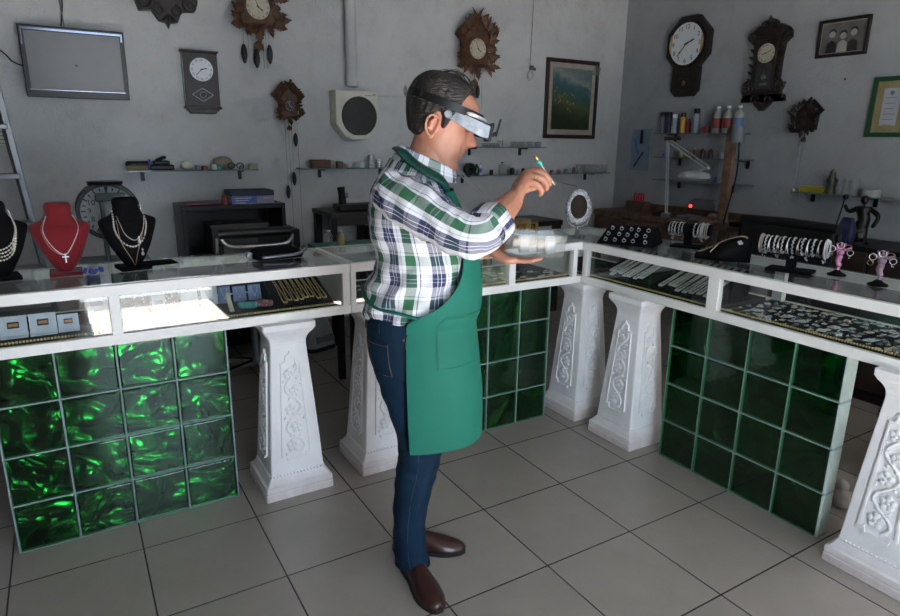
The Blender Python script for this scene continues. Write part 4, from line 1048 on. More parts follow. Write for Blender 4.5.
# framed landscape painting
def framed(name, label, cat, side, corners, fw, fmat, mats, depth=.025, art=None, tilt=0):
    pts = [wallpos(side, x, y, depth) for x, y in corners]   # TL TR BR BL
    c = sum(pts, Vector())/4; t = thing(name, label, cat, c, side)
    def lc(p): return ((p.x-c.x) if side == BACK else (c.y-p.y), p.z-c.z)
    o = [lc(p) for p in pts]; hw = (o[1][0]-o[0][0]+o[2][0]-o[3][0])/4; hh = (o[0][1]-o[3][1]+o[1][1]-o[2][1])/4
    t.rotation_euler = (0, tilt, side) if side == BACK else Matrix.Rotation(side, 3, 'Z').to_euler()
    rect = lambda a, b: [(-a, -b), (a, -b), (a, b), (-a, b)]
    obj('frame', MB().ringprism(rect(hw, hh), rect(hw-fw, hh-fw), -depth, 0), fmat, t, bevel=.004)
    y = -depth*.55; a, b = hw-fw, hh-fw
    for i, (w_, m_) in enumerate(mats):
        obj('mount' if i == 0 else 'inner_mount', MB().ringprism(rect(a+.001, b+.001), rect(a-w_, b-w_), y-.001*i, y+.004), m_, t); a -= w_; b -= w_
    return t, a, b, y
def paintmat():
    m, t, out = nt('landscape_painting'); p = N(t, 'BsdfPrincipled'); t.links.new(p.outputs[0], out.inputs[0]); p.inputs['Roughness'].default_value = .45
    s = N(t, 'SeparateXYZ'); t.links.new(N(t, 'TexCoord').outputs['Object'], s.inputs[0])
    h = mth(t, 'ADD', mth(t, 'ADD', mth(t, 'MULTIPLY', s.outputs[2], 1.9), .5), mth(t, 'MULTIPLY', mth(t, 'SUBTRACT', noisef(t, 14, 4), .5), .35))
    h = mth(t, 'ADD', h, mth(t, 'MULTIPLY', s.outputs[0], .6))
    r = N(t, 'ValToRGB'); t.links.new(h, r.inputs[0]); e = r.color_ramp.elements
    e[0].position = .0; e[0].color = (.012, .020, .008, 1); e[1].position = 1; e[1].color = (.10, .15, .16, 1)
    for q, c in ((.25, (.03, .045, .015, 1)), (.42, (.06, .085, .03, 1)), (.55, (.035, .075, .055, 1)), (.66, (.02, .09, .10, 1)), (.74, (.05, .10, .12, 1)), (.86, (.20, .22, .19, 1))):
        x = e.new(q); x.color = c
    v = N(t, 'TexVoronoi'); v.inputs['Scale'].default_value = 26; t.links.new(N(t, 'TexCoord').outputs['Object'], v.inputs['Vector'])
    k = mth(t, 'MULTIPLY', mth(t, 'LESS_THAN', v.outputs['Distance'], .28), mth(t, 'MULTIPLY', mth(t, 'GREATER_THAN', h, .30), mth(t, 'LESS_THAN', h, .60)))
    k = mth(t, 'MULTIPLY', k, mth(t, 'LESS_THAN', s.outputs[0], .04))
    t.links.new(mixc(t, mth(t, 'MULTIPLY', k, .8), r.outputs[0], (.28, .16, .13)), p.inputs['Base Color']); return m
t, a, b, y = framed('landscape_painting', 'hillside village painting in a dark frame with a pale mount', 'painting', BACK, [(549, 56), (601, 63), (594, 140), (543, 137)], .035, pm('frame_brown', (.035, .018, .013), .4), [(.045, pm('linen_mount', (.36, .32, .28), .8)), (.004, pm('fillet_gold', (.25, .18, .08), .4, .6))])
obj('picture', MB().box(-a-.001, a+.001, y+.001, y+.005, -b-.001, b+.001), paintmat(), t)
p = on_y(597, 71, BY-.04); tg = single('paper_tag', MB().prism([(-.05, -.035), (.035, -.05), (.055, .03), (-.02, .055)], -.002, 0), CLEARP, 'translucent paper tag stuck on the painting frame corner', 'tag', (p.x, BY-.032, p.z))
# right wall pictures
t, a, b, y = framed('family_photograph', 'small old photograph of three people in a dark brown frame', 'photograph', RIGHT, [(819, 21), (871, 14), (866, 53), (815, 59)], .022, DWOOD, [(.006, pm('photo_mount', (.30, .28, .24), .7))])
obj('picture', MB().box(-a-.001, a+.001, y+.001, y+.005, -b-.001, b+.001), pm('photo_grey', (.16, .15, .14), .4, vs=8, var=.3), t)
fg = MB(); lt = pm('photo_light', (.38, .36, .33), .5); dk = pm('photo_dark', (.02, .02, .02), .5)
f1, f2 = MB(), MB()
for k, x in enumerate((-.5, 0.02, .5)):
    z = b*(.25 if k != 1 else .10); f1.lathe([(0, 0), (a*.15, 0), (a*.15, .001), (0, .001)], 16, (a*x, y-.0015, z), 'y')
    f2.lathe([(0, 0), (a*.18, 0), (a*.18, .001), (0, .001)], 16, (a*x, y-.0005, z+b*.12), 'y')
    (f1 if k == 1 else f2).prism([(a*x-a*.24, -b*.98), (a*x-a*.2, -b*.35), (a*x, -b*.15), (a*x+a*.2, -b*.35), (a*x+a*.24, -b*.98)], y-.001, y+.0005)
obj('light_figures', f1, lt, t); obj('dark_figures', f2, dk, t)
t, a, b, y = framed('certificate', 'framed certificate with green frame and tan mount at right edge', 'certificate', RIGHT, [(873, 78), (913, 74), (908, 136), (865, 138)], .030, pm('frame_green', (.015, .07, .03), .4), [(.045, pm('mount_tan', (.30, .25, .12), .8))])
obj('paper', MB().box(-a-.001, a+.001, y+.001, y+.005, -b-.001, b+.001), pm('certificate_paper', (.36, .38, .42), .7, var=.04), t)
tx = MB()
for k in range(7): tx.box(-a*.7, a*(.7-.1*(k % 3)), y-.0002, y+.001, b*.5-k*.035, b*.5-k*.035-.004)
tx.lathe([(0, 0), (.014, 0), (.014, .001), (0, .001)], 14, (0, y-.0003, b*.75), 'y'); obj('print_lines', tx, pm('print_grey', (.15, .16, .19), .7), t)
# octagonal drop clock
t = wallthing('octagonal_clock', 'octagonal dark wood wall clock with large white face and lower pendulum box', 'clock', RIGHT, 687, 44, .06)
c = t.location
def rl(px, py): y_, z = rwt(px, py, .06); return c.y-y_, z-c.z
RR = (rl(708, 44)[0]-rl(666, 44)[0])/2*1.0; RZ = (rl(688, 15)[1]-rl(688, 72)[1])/2
oc = [(RR*1.06*cos(pi/8+k*pi/4), RR*1.06*sin(pi/8+k*pi/4)*RZ/RR) for k in range(8)]; circ = lambda r, n: [(r*cos(pi/8+2*pi*k/n), r*sin(pi/8+2*pi*k/n)) for k in range(n)]
obj('case', MB().prism(oc, -.06, 0), DWOOD, t, bevel=.008)
obj('bezel', MB().ringprism(circ(RR*.86, 40), circ(RR*.77, 40), -.072, -.058), pm('bezel_wood', (.02, .012, .008), .25), t, smooth=True)
br = MB()
for a_ in (0, pi): br.ringprism([(RR*.80*cos(a_-.5+k/9), RR*.80*sin(a_-.5+k/9)) for k in range(9)]+[(RR*.80*cos(a_+.5-k/9), RR*.80*sin(a_+.5-k/9)) for k in range(0)], [(RR*.76*cos(a_-.5+k/9), RR*.76*sin(a_-.5+k/9)) for k in range(9)], -.0735, -.070)
obj('brass_ring', br, GOLD, t)
dial(t, (0, 0), RR*.77, -.066, DIAL, INK, True, hands=(2.3, 7.4))
zb1 = rl(690, 96)[1]; wb = RR*.62
obj('lower_case', MB().prism([(-wb, -RZ*.80), (wb, -RZ*.80), (wb, zb1+.05), (wb*.65, zb1), (-wb*.65, zb1), (-wb, zb1+.05)], -.055, 0), DWOOD, t, bevel=.005)
zm = (zb1-RZ*.95)/2
obj('window_frame', MB().ringprism([(-wb*.55, zm+.06), (wb*.55, zm+.06), (wb*.55, zm-.045), (0, zm-.075), (-wb*.55, zm-.045)], [(-wb*.42, zm+.045), (wb*.42, zm+.045), (wb*.42, zm-.035), (0, zm-.058), (-wb*.42, zm-.035)], -.062, -.054), DWOOD, t)
obj('pendulum_bob', MB().lathe([(0, 0), (.022, 0), (.018, .006), (0, .008)], 18, (0, -.058, zm+.005), 'y'), pm('old_brass', (.22, .14, .05), .35, .8), t, smooth=True)
# ornate carved wall clock
t = wallthing('carved_clock', 'tall ornate carved dark wall clock with aged dial and glass door', 'clock', RIGHT, 765, 65, .06); c = t.location
hw = (rl(785, 65)[0]-rl(745, 65)[0])/2; zt, zb_ = rl(768, 18)[1], rl(763, 111)[1]
half = [(0, zt), (.035, zt-.02), (.05, zt-.06), (.09, zt-.05), (hw*.95, zt-.10), (hw*.98, zt-.15), (hw*.72, zt-.19), (hw*.66, .05), (hw*.66, -.12), (hw*.95, -.13), (hw*.80, -.20), (hw*1.0, -.25), (hw*.95, zb_+.12), (hw*.55, zb_+.10), (hw*.35, zb_+.05), (.035, zb_+.03), (0, zb_)]
out_ = half+[(-x, z) for x, z in reversed(half[1:-1])]
obj('case', MB().prism(out_, -.055, 0), DWOOD, t, bevel=.006)
cv = MB()
for s in (-1, 1):
    scroll(cv, (s*hw*.80, zt-.12), hw*.24, -.06, 1.4, s, 0, .012); scroll(cv, (s*.045, zt-.05), .03, -.06, 1.3, -s, 0, .008)
    scroll(cv, (s*hw*.78, -.15), hw*.20, -.06, 1.3, -s, pi/2, .010); scroll(cv, (s*hw*.80, zb_+.17), hw*.26, -.06, 1.4, s, 0, .012); scroll(cv, (s*hw*.35, zb_+.09), hw*.22, -.06, 1.4, -s, 0, .010)
    for k in range(6): leaf(cv, (s*hw*.60, -.12+k*.055), (0 if s > 0 else pi)+s*.6, .05, .03, -.055, .1)
leaf(cv, (0, zt-.03), pi/2, .05, .04, -.06); leaf(cv, (0, zb_+.05), -pi/2, .05, .04, -.06)
obj('carving', cv, DWOOD, t, smooth=True)
rect = lambda a, z0, z1: [(-a, z0), (a, z0), (a, z1), (-a, z1)]
obj('door_frame', MB().ringprism(rect(hw*.56, -.20, zt-.13), rect(hw*.44, -.18, zt-.155), -.072, -.054), DWOOD, t, bevel=.003)
dial(t, (0, .085), hw*.42, -.062, DIALD, INK, hands=(8.7, 2.2))
obj('glass_door', MB().box(-hw*.44, hw*.44, -.059, -.055, -.18, .0), pm('smoked_glass', (.03, .032, .032), .1), t)
pn = MB(); pn.bar((0, -.062, .0), (0, -.062, -.08), .004).lathe([(0, 0), (.022, 0), (.018, .006), (0, .008)], 16, (0, -.062, -.09), 'y').box(-.03, .03, -.063, -.060, -.15, -.13); obj('pendulum', pn, pm('worn_metal', (.25, .23, .20), .3, .8), t, smooth=True)
single('nail', MB().ball((0, 0, 0), .007, 8), BLK, 'small black nail in the right wall below the photograph', 'nail', on_x(845, 79, RX-.003))
# ---------------------------------------------------------------- glass shelves
def shelf(label, side, x0, x1, py, depth, brk=(), wires=()):
    a, b = wallpos(side, x0, py, depth), wallpos(side, x1, py, depth)
    L = abs(b.x-a.x) if side == BACK else abs(a.y-b.y); z = (a.z+b.z)/2
    t = thing('glass_shelf', label, 'shelf', (a.x, BY, z) if side == BACK else (RX, a.y, z), side)
    obj('glass_panel', MB().box(0, L, -depth, 0, -.008, 0), SHELFG, t, bevel=.001)
    for u in brk:
        obj('bracket', MB().box(u*L-.012, u*L+.012, -.014, 0, -.075, -.008).bar((u*L, -.007, -.013), (u*L, -depth*.75, -.013), .012), BLK, t)
    t['sl'] = L; return t
def shput(name, mb, mat, sh_, px, dy, label, cat, group=None, smooth=False, rz=0, bevel=0):
    """stand a thing on a shelf so that it shows at photo column px"""
    side = BACK if abs(sh_.rotation_euler.z) < .1 else RIGHT; z = sh_.location.z
    if side == BACK: p = on_y(px, 150, BY-dy); loc = (p.x, BY-dy, z)
    else: p = on_x(px, 150, RX-dy); loc = (RX-dy, p.y, z)
    if isinstance(mb, bpy.types.Object):
        mb.location = loc; mb.rotation_euler.z = side+rz; return mb
    return single(name, mb, mat, label, cat, loc, side+rz, group, smooth, bevel)
def jar(r, h, neck=.6, top=.15):
    return MB().lathe([(0, 0), (r, 0), (r, h*(1-top*1.6)), (r*neck, h*(1-top)), (r*neck, h), (0, h)], 16)
s1 = shelf('glass shelf on the back wall left of the long chains', BACK, 127, 259, 170, .16, (.12, .88))
s2 = shelf('glass shelf below the extractor fan with a cloth bag and cups', BACK, 303, 402, 168, .16, (.22, .85))
s3 = shelf('upper small glass shelf stacked with clear dishes behind the magnifier visor', BACK, 466, 547, 147, .16, (.15, .78))
s4 = shelf('long glass shelf behind the raised hand of the man', BACK, 455, 611, 174, .18, (.1, .9))
# shelf 1 contents
def brush(label, wood):
    t = thing('brush', label, 'brush'); obj('handle', MB().loft([rrect(-.07, .07, -.028, .028, .02, .030), rrect(-.072, .072, -.03, .03, .02, .045), rrect(-.06, .06, -.02, .02, .015, .058)]), wood, t, smooth=True)
    b_ = MB()
    for i in range(22):
        for j in range(5): x, y_ = -.063+i*.006, -.022+j*.011; b_.bar((x, y_, 0), (x, y_, .031), .0035)
    obj('bristles', b_, pm('bristle_tan', (.40, .33, .16), .9), t); return t
shput('brush', brush('tan bristled brush at the left end of the left glass shelf', BLK), None, s1, 136, .08, '', '')
mb = MB().box(-.075, .075, -.04, .04, 0, .035).box(-.05, .05, -.035, .035, .035, .060).bar((-.03, 0, .06), (.03, .02, .085), .04, .02); shput('leather_case', mb, BLK, s1, 160, .08, 'black lumpy case beside the brush on the left glass shelf', 'case', bevel=.008)
shput('spray_bottle', MB().lathe([(0, 0), (.012, 0), (.014, .04), (.008, .055), (.008, .07), (0, .072)], 12), BLUE, s1, 148, .10, 'small blue bottle between the brush and the black case', 'bottle', smooth=True)
mb = MB().ball((0, 0, .03), .032, 12, (1.3, .8, .9)); shput('cup', mb, CREAM, s1, 186, .07, 'small cream bowl right of the black case on the left shelf', 'bowl', smooth=True)
gl = thing('spectacles', 'dark rimmed spectacles lying on the left glass shelf', 'spectacles')
g1 = MB()
for s in (-1, 1): g1.tube([(s*.030+.024*cos(2*pi*k/20), -.02, .024+.019*sin(2*pi*k/20)) for k in range(21)], .003, 6)
g1.tube([(-.008, -.02, .028), (0, -.02, .032), (.008, -.02, .028)], .003, 6); obj('rim', g1, BLK, gl, smooth=True)
g2 = MB()
for s in (-1, 1): g2.tube([(s*.054, -.02, .03), (s*.050, .05, .022), (s*.045, .085, .003)], .0028, 6)
obj('temples', g2, BLK, gl); shput('', gl, None, s1, 234, .08, '', '')
shput('cloth_bundle', MB().ball((0, 0, .045), .05, 14, (1.35, .8, .85)).ball((.05, 0, .025), .028, 10), pm('cloth_beige', (.28, .25, .19), .9, bs=.6, bscale=40), s1, 222, .05, 'crumpled beige cloth behind the spectacles on the left shelf', 'cloth', smooth=True)
shput('tape_roll', MB().lathe([(.012, 0), (.032, 0), (.032, .035), (.012, .035), (.012, 0)], 20), pm('roll_cream', (.5, .47, .38), .7), s1, 252, .08, 'cream tape roll at the right end of the left shelf', 'roll', smooth=True)
for i, (px, r, h, m_) in enumerate(((196, .014, .03, STEEL), (203, .022, .026, AMBER), (213, .018, .034, PAPER), (218, .013, .02, TEALM), (243, .010, .025, STEEL))):
    shput('small_pot', jar(r, h, .8), m_, s1, px, .09, ['tiny grey pot left of the amber pot on the left shelf', 'squat amber pot on the left shelf', 'small white pot on the left shelf', 'tiny teal pot on the left shelf', 'tiny grey pot between spectacles and tape roll'][i], 'pot', 'small pots on the left shelf', True)
# shelf 2
bg_ = MB(); bg_.loft([[Vector((x, y_*.035*(1+.2*sin(k)), z)) for x, y_, z in ((-.09+.01*sin(k*2), 0, .0+.02*k), (-.05, -1, .02*k), (0, -1.2, .02*k), (.06, -1, .02*k), (.10-.012*k, 0, .018*k), (.05, 1, .02*k), (-.05, 1, .02*k))] for k in range(4)])
shput('cloth_bag', bg_, pm('cloth_brown', (.16, .085, .065), .9, bs=.6, bscale=30), s2, 321, .08, 'folded brown cloth bag at the left end of the middle shelf', 'bag', smooth='all')
shput('matchbox', MB().box(-.018, .018, -.02, .02, 0, .055), pm('box_print', (.35, .30, .28), .5, c2=(.10, .10, .12), vs=30), s2, 331, .09, 'small printed box standing beside the brown cloth bag', 'box', bevel=.002)
shput('carton', MB().box(-.022, .022, -.025, .025, 0, .048), pm('carton_brown', (.22, .15, .10), .7), s2, 339, .08, 'small brown carton on the shelf under the extractor fan', 'carton', bevel=.002)
shput('small_bowl', MB().lathe([(.01, 0), (.018, .002), (.030, .03), (.028, .03), (.015, .006), (0, .005)], 18), CREAM, s2, 348, .08, 'cream bowl, left of the white mug on the shelf', 'bowl', smooth=True)
mg = thing('mug', 'white mug with handle on the shelf under the extractor fan', 'mug')
obj('cup', MB().lathe([(0, 0), (.024, .001), (.033, .04), (.030, .04), (.020, .006), (0, .005)], 20), DIAL, mg, smooth=True); obj('handle', MB().tube([(-.028, 0, .032), (-.045, 0, .030), (-.045, 0, .015), (-.024, 0, .010)], .004, 7), DIAL, mg, smooth=True); shput('', mg, None, s2, 361, .09, '', '')
for i, px in enumerate((371, 379)): shput('tumbler', MB().lathe([(0, 0), (.026, 0), (.028, .095-.03*i), (.026, .095-.03*i), (.024, .005), (0, .005)], 18), CLEARP, s2, px, .07, ('tall cloudy tumbler near the shoulder of the man', 'short cloudy tumbler just left of the shoulder of the man')[i], 'tumbler', smooth=True)
# shelf 3 and 4
for i, px in enumerate((486, 493, 514, 521, 529, 537)):
    for k in range(3 if i > 1 else 2):
        o = shput('clear_dish', MB().lathe([(0, 0), (.034, 0), (.036, .012), (.032, .014), (0, .006)], 18), CLEARP, s3, px, .09, 'clear round dish stacked on the upper small shelf', 'dish', 'clear dishes stacked on the upper small shelf', True)
        o.location.z += .016*k+.0005
shput('tumbler', MB().lathe([(0, 0), (.024, 0), (.028, .055), (.026, .055), (.022, .005), (0, .005)], 18), CLEARP, s3, 500, .09, 'cloudy tumbler near the loupe on the upper small shelf', 'tumbler', smooth=True)
rl_ = MB().lathe([(.014, -.02), (.05, -.02), (.05, .02), (.014, .02), (.014, -.02)], 24, (0, 0, .05), 'y'); shput('cable_reel', rl_, BLK, s4, 470, .10, 'black reel standing on the long shelf beside the chin of the man', 'reel', smooth=True)
def bottle(label, r, h, m_, cap, lab=None, name='bottle', grp=None, lm=None):
    t = thing(name, label, 'bottle', group=grp); obj('body', MB().lathe([(0, 0), (r*.95, 0), (r, .004), (r, h*.68), (r*.8, h*.78), (r*.36, h*.86), (r*.36, h*.92), (0, h*.92)], 18), m_, t, smooth=True)
    obj('cap', MB().lathe([(0, h*.915), (r*.44, h*.915), (r*.44, h), (0, h)], 14), cap, t)
    if lm: obj('bottle_label', MB().lathe([(r*1.015, h*.18), (r*1.02, h*.18), (r*1.02, h*.55), (r*1.015, h*.55), (r*1.015, h*.18)], 18), lm, t, smooth=True)
    return t
shput('', bottle('green glass bottle on the long shelf next to the black reel', .022, .09, pm('green_glass', (.015, .05, .03), .15), BLK), None, s4, 477, .10, '', '')
shput('', bottle('small blue capped bottle on the long shelf', .013, .095, DIAL, BLUE, lm=BLUE), None, s4, 481, .08, '', '')
shput('', bottle('clear water bottle on the long shelf left of the raised hand', .034, .105, CLEARP, BLUE), None, s4, 503, .09, '', '')
for i, (px, r, h, m_) in enumerate(((492, .018, .04, BLK), (513, .022, .055, BLK), (519, .018, .04, STEEL), (524, .016, .05, BLK), (553, .02, .03, AMBER), (560, .018, .034, WOOD), (567, .02, .04, STEEL), (575, .016, .05, AMBER), (582, .014, .034, DIAL))):
    shput('small_jar', jar(r, h, .75), m_, s4, px, .09, 'small dark jar in the row on the long shelf', 'jar', 'small jars along the long shelf', True)
bx_ = MB().loft([rrect(-.145, .145, -.065, .065, .012, 0), rrect(-.15, .15, -.07, .07, .012, .075), rrect(-.146, .146, -.066, .066, .010, .075), rrect(-.141, .141, -.061, .061, .010, .004)], cap=True)
shput('storage_tray', bx_, CLEARP, s4, 593, .10, 'long clear storage tray at the right end of the long shelf', 'tray', smooth=True)
# right wall shelves
s5 = shelf('top glass shelf on the right wall holding spray cans and bottles', RIGHT, 653, 738, 133, .16, (.15, .85))
s6 = shelf('second glass shelf on the right wall with small bottles', RIGHT, 653, 742, 158, .16, (.2, .95))
s7 = shelf('third glass shelf on the right wall behind the white lamp', RIGHT, 652, 742, 182, .16, (.2, .8))
s8 = shelf('low glass shelf on the right wall under the small dark cuckoo clock', RIGHT, 790, 925, 196, .16, (.1, .6))
def can(label, r, h, m_, cap):
    t = thing('spray_can', label, 'spray can', group='spray cans on the top right shelf'); obj('body', MB().lathe([(0, 0), (r, 0), (r, h*.76), (r*.85, h*.80), (0, h*.80)], 16), m_, t, smooth=True)
    obj('cap', MB().lathe([(0, h*.79), (r*.92, h*.79), (r*.92, h*.99), (r*.8, h), (0, h)], 16), cap, t, smooth=True); return t
for px, r, h, col_, cap, lab in ((660, .026, .185, (.10, .12, .16), BLK, 'dark grey spray can, leftmost on the top right shelf'), (666, .028, .185, (.02, .03, .06), BLK, 'navy spray can second from the left'), (672, .027, .165, (.35, .42, .5), PAPER, 'pale blue spray can with white cap'),
     (680, .024, .175, (.55, .30, .04), pm('cap_brown', (.06, .025, .015), .5), 'orange yellow spray can with brown cap'), (693, .028, .205, (.30, .33, .40), BLK, 'tall grey spray can with black cap')):
    shput('', can(lab, r, h, pm('can_'+str(px), col_, .35), cap), None, s5, px, .08, '', '')
shput('', bottle('small red bottle between the orange and tall grey spray cans', .017, .12, pm('red_plastic', (.3, .02, .02), .4), BLK), None, s5, 686, .07, '', '')
for i, (px, h) in enumerate(((701, .05), (705, .06))): shput('small_jar', jar(.022, h, .8, .2), pm('jar_red%d' % i, (.22, .05, .04), .5), s5, px, .08, ('short reddish jar right of the tall grey can', 'reddish jar beside the big bottles')[i], 'jar', smooth=True)
REDL = pm('label_red', (.22, .03, .03), .5)
for px, lab, lm in ((714, 'clear big bottle with red label, left one', REDL), (724, 'clear big bottle with red label, nearer the grey lamp head', REDL), (735, 'big milky bottle with blue label above the wooden post', pm('label_blue', (.10, .17, .30), .5))):
    shput('', bottle(lab+' on the top shelf', .040, .215, pm('liquid_%d' % px, (.36, .38, .34), .2), PAPER, lm=lm), None, s5, px, .08, '', '')
random.seed(5)
for i, px in enumerate((681, 688, 695, 703, 711, 722)):
    m_ = [pm('jar_yel', (.42, .40, .12), .4), pm('jar_or', (.45, .16, .05), .4), AMBER, pm('jar_brown', (.08, .02, .015), .3), pm('jar_brown2', (.06, .018, .015), .3), pm('jar_white', (.5, .5, .5), .4)][i]
    shput('', bottle(['small yellow bottle', 'small orange bottle', 'small amber bottle', 'small dark brown bottle', 'dark red capped brown bottle', 'short white bottle'][i]+' in the row on the second right shelf', .017+.003*(i > 2), .05+.03*(i in (2, 3, 4)), m_, [PAPER, BLK, PAPER, BLK, REDL, PAPER][i]), None, s6, px, .08, '', '')
for i, px in enumerate((665, 672, 717, 728)):
    shput('small_jar', jar(.018, .045+.01*i, .8), (BLUE, CLEARP, CLEARP, STEEL)[i], s6, px, .07, ('small blue jar at left on the second right shelf', 'clear jar beside the blue jar', 'clear jar right of the brown bottles', 'grey jar next to the wooden post')[i], 'jar', smooth=True)
for i, px in enumerate((712, 719)): shput('small_jar', jar(.016, .05, .7), (pm('tin_green', (.1, .3, .15), .4), BLUE)[i], s7, px, .08, ('small green jar on the third right shelf', 'small blue jar on the third right shelf')[i], 'jar', smooth=True)
shput('yellow_box', MB().box(-.085, .085, -.03, .03, 0, .045), pm('yellow_card', (.34, .28, .02), .5), s8, 820, .08, 'yellow box on the low right shelf', 'box', bevel=.003)
fgm = MB(); fgm.tube([(0, 0, 0), (0, 0, .03), (.004, 0, .07), (-.004, 0, .10), (0, 0, .13), (.002, 0, .155), (0, 0, .172)], [.035, .030, .026, .034, .022, .020, .008], 12).tube([(.02, 0, .11), (.045, -.01, .09), (.03, -.03, .07)], [.01, .009, .007], 8)
shput('figurine', fgm, pm('figurine_green', (.03, .05, .025), .4, c2=(.10, .08, .04), vs=30), s8, 837, .08, 'small green figurine standing on the low right shelf', 'figurine', smooth=True)
for i, px in enumerate((846, 853, 861)): shput('drinking_glass', MB().lathe([(0, 0), (.024, 0), (.030, .11), (.028, .11), (.022, .006), (0, .006)], 18), CLEARP, s8, px, .08, 'tall cloudy drinking glass right of the figurine on the low shelf', 'glass', 'drinking glasses on the low right shelf', True)
shput('tape_roll', MB().lathe([(.03, 0), (.062, 0), (.062, .05), (.03, .05), (.03, 0)], 24), pm('roll_grey', (.36, .36, .34), .7), s8, 879, .08, 'wide grey roll on the low right shelf', 'roll', smooth=True)
for i, px in enumerate((799, 805, 810)): shput('small_pot', jar(.012, .015+.005*i, .9), (GOLD, STEEL, BLK)[i], s8, px, .09, ('tiny gold pot', 'tiny grey pot', 'tiny black pot')[i]+' left of the yellow box', 'pot', smooth=True)
# hanging tool pack
p = on_x(639, 150, RX-.02); t = thing('tool_pack', 'blue and clear blister pack of tools hanging left of the right shelves', 'tool pack', (RX, p.y, p.z), RIGHT); t.rotation_euler = Matrix.Rotation(RIGHT, 3, 'Z').to_euler()
h_ = (on_x(639, 130, RX).z-on_x(639, 171, RX).z)/2; w_ = abs(on_x(630, 150, RX).y-on_x(648, 150, RX).y)/2
obj('card', MB().box(-w_, w_, -.006, 0, -h_, h_), pm('card_blue', (.20, .26, .34), .4), t)
tm = MB(); tm.tube([(w_*.1, -.014, h_*.95), (w_*.15, -.014, h_*.3)], [.012, .015], 8).tube([(w_*.4, -.012, -h_*.1), (-w_*.5, -.012, -h_*.8)], .006, 6); obj('tool', tm, BLK, t)
obj('tool_handle', MB().tube([(-w_*.2, -.012, -h_*.2), (-w_*.6, -.012, h_*.5)], .008, 6), pm('handle_blue', (.03, .2, .45), .4), t)
# ---------------------------------------------------------------- furniture behind the counters
GT = ZT+.004
def lathe_thing(name, prof, mat, label, cat, loc, n=20, group=None): return single(name, MB().lathe(prof, n), mat, label, cat, loc, 0, group, smooth=True)
# ladder on the far left
q0, q1 = on_y(4, 76, 1.9), on_y(52, 262, 1.9)
t = thing('ladder', 'grey metal step ladder standing at the far left edge', 'ladder', (q1.x+.03, 1.9, 0))
dx = (q0.x-q1.x)/(q0.z-q1.z)
ru = Vector((dx*1.95, .0, 1.95))
obj('rail', MB().bar((0, 0, 0), ru, .025, .06, Vector((0, 1, 0))), STEEL, t); obj('rail', MB().bar((-.46, 0, 0), (-.46, 0, 1.95), .025, .06, Vector((0, 1, 0))), STEEL, t)
for k in range(7):
    z = .25+.26*k; obj('step', MB().box(-.46, dx*z, -.09, .05, z, z+.025), STEEL, t, bevel=.003)
rr = MB().bar((-.02, .40, 0), (ru.x-.02, .03, 1.9), .02, .03).bar((-.44, .40, 0), (-.44, .03, 1.9), .02, .03); obj('rear_frame', rr, STEEL, t)
p = on_y(0, 127, BY-.02); q = on_y(14, 150, BY-.02)
t = thing('wall_panel', 'pale ribbed panel on the back wall at the far left edge', 'panel', (p.x, BY, p.z)); mb = MB().box(-.3, q.x-p.x, -.03, 0, -.11, .11); obj('board', mb, CREAM, t, bevel=.004)
rb = MB()
for k in range(9): rb.box(-.28, q.x-p.x-.01, -.034, -.03, -.10+.023*k, -.092+.023*k)
obj('ribs', rb, STEEL, t)
# dial machine
q = on_y(108, 208, 1.1); zt = on_y(108, 182, 1.1).z; R0 = (on_y(140, 208, 1.1).x-on_y(75, 208, 1.1).x)/2; RZ0 = (on_y(108, 182, 1.1).z-on_y(108, 236, 1.1).z)/2*1.05
t = thing('dial_scale', 'dark scale with a large round dial and flat top plate behind the busts', 'scale', (q.x, 1.1, 0)); zc = q.z
e_ = lambda r, n=48: [(r*cos(2*pi*k/n)*R0, zc-.01+r*sin(2*pi*k/n)*RZ0) for k in range(n)]
obj('dial_rim', MB().ringprism(e_(1), e_(.86), -.06, .06), BLK, t, bevel=.003)
obj('dial_face', MB().prism(e_(.88), -.02, .0), pm('dial_dim', (.28, .30, .30), .4), t)
mk = MB()
for k in range(24):
    a = 2*pi*k/24; mk.bar((R0*.70*cos(a), -.022, zc-.01+RZ0*.70*sin(a)), (R0*(.80 if k % 2 else .84)*cos(a), -.022, zc-.01+RZ0*(.80 if k % 2 else .84)*sin(a)), .006, .002, Vector((0, 1, 0)))
for k in range(12): a = pi/2-2*pi*k/12; mk.text(str(k), .035, (R0*.58*cos(a), -.022, zc-.01+RZ0*.58*sin(a)), depth=.0005)
obj('dial_marks', mk, INK, t)
po = MB().box(-.035, -.015, -.05, .05, zc-.25, zt-.05).box(.035, .06, -.05, .05, zc-.25, zt-.05).box(-.05, .075, -.06, .06, zt-.085, zt-.05); obj('column', po, MACH, t, bevel=.003)
obj('top_plate', MB().lathe([(0, zt-.05), (.02, zt-.05), (.022, zt-.02), (.075, zt-.012), (.078, zt+.004), (0, zt+.006)], 24), BLK, t, smooth=True)
obj('base', MB().box(-.16, .16, -.14, .14, zc-.27, zc-.25).box(-.13, .13, -.12, .12, 0, zc-.27), MACH, t, bevel=.006)
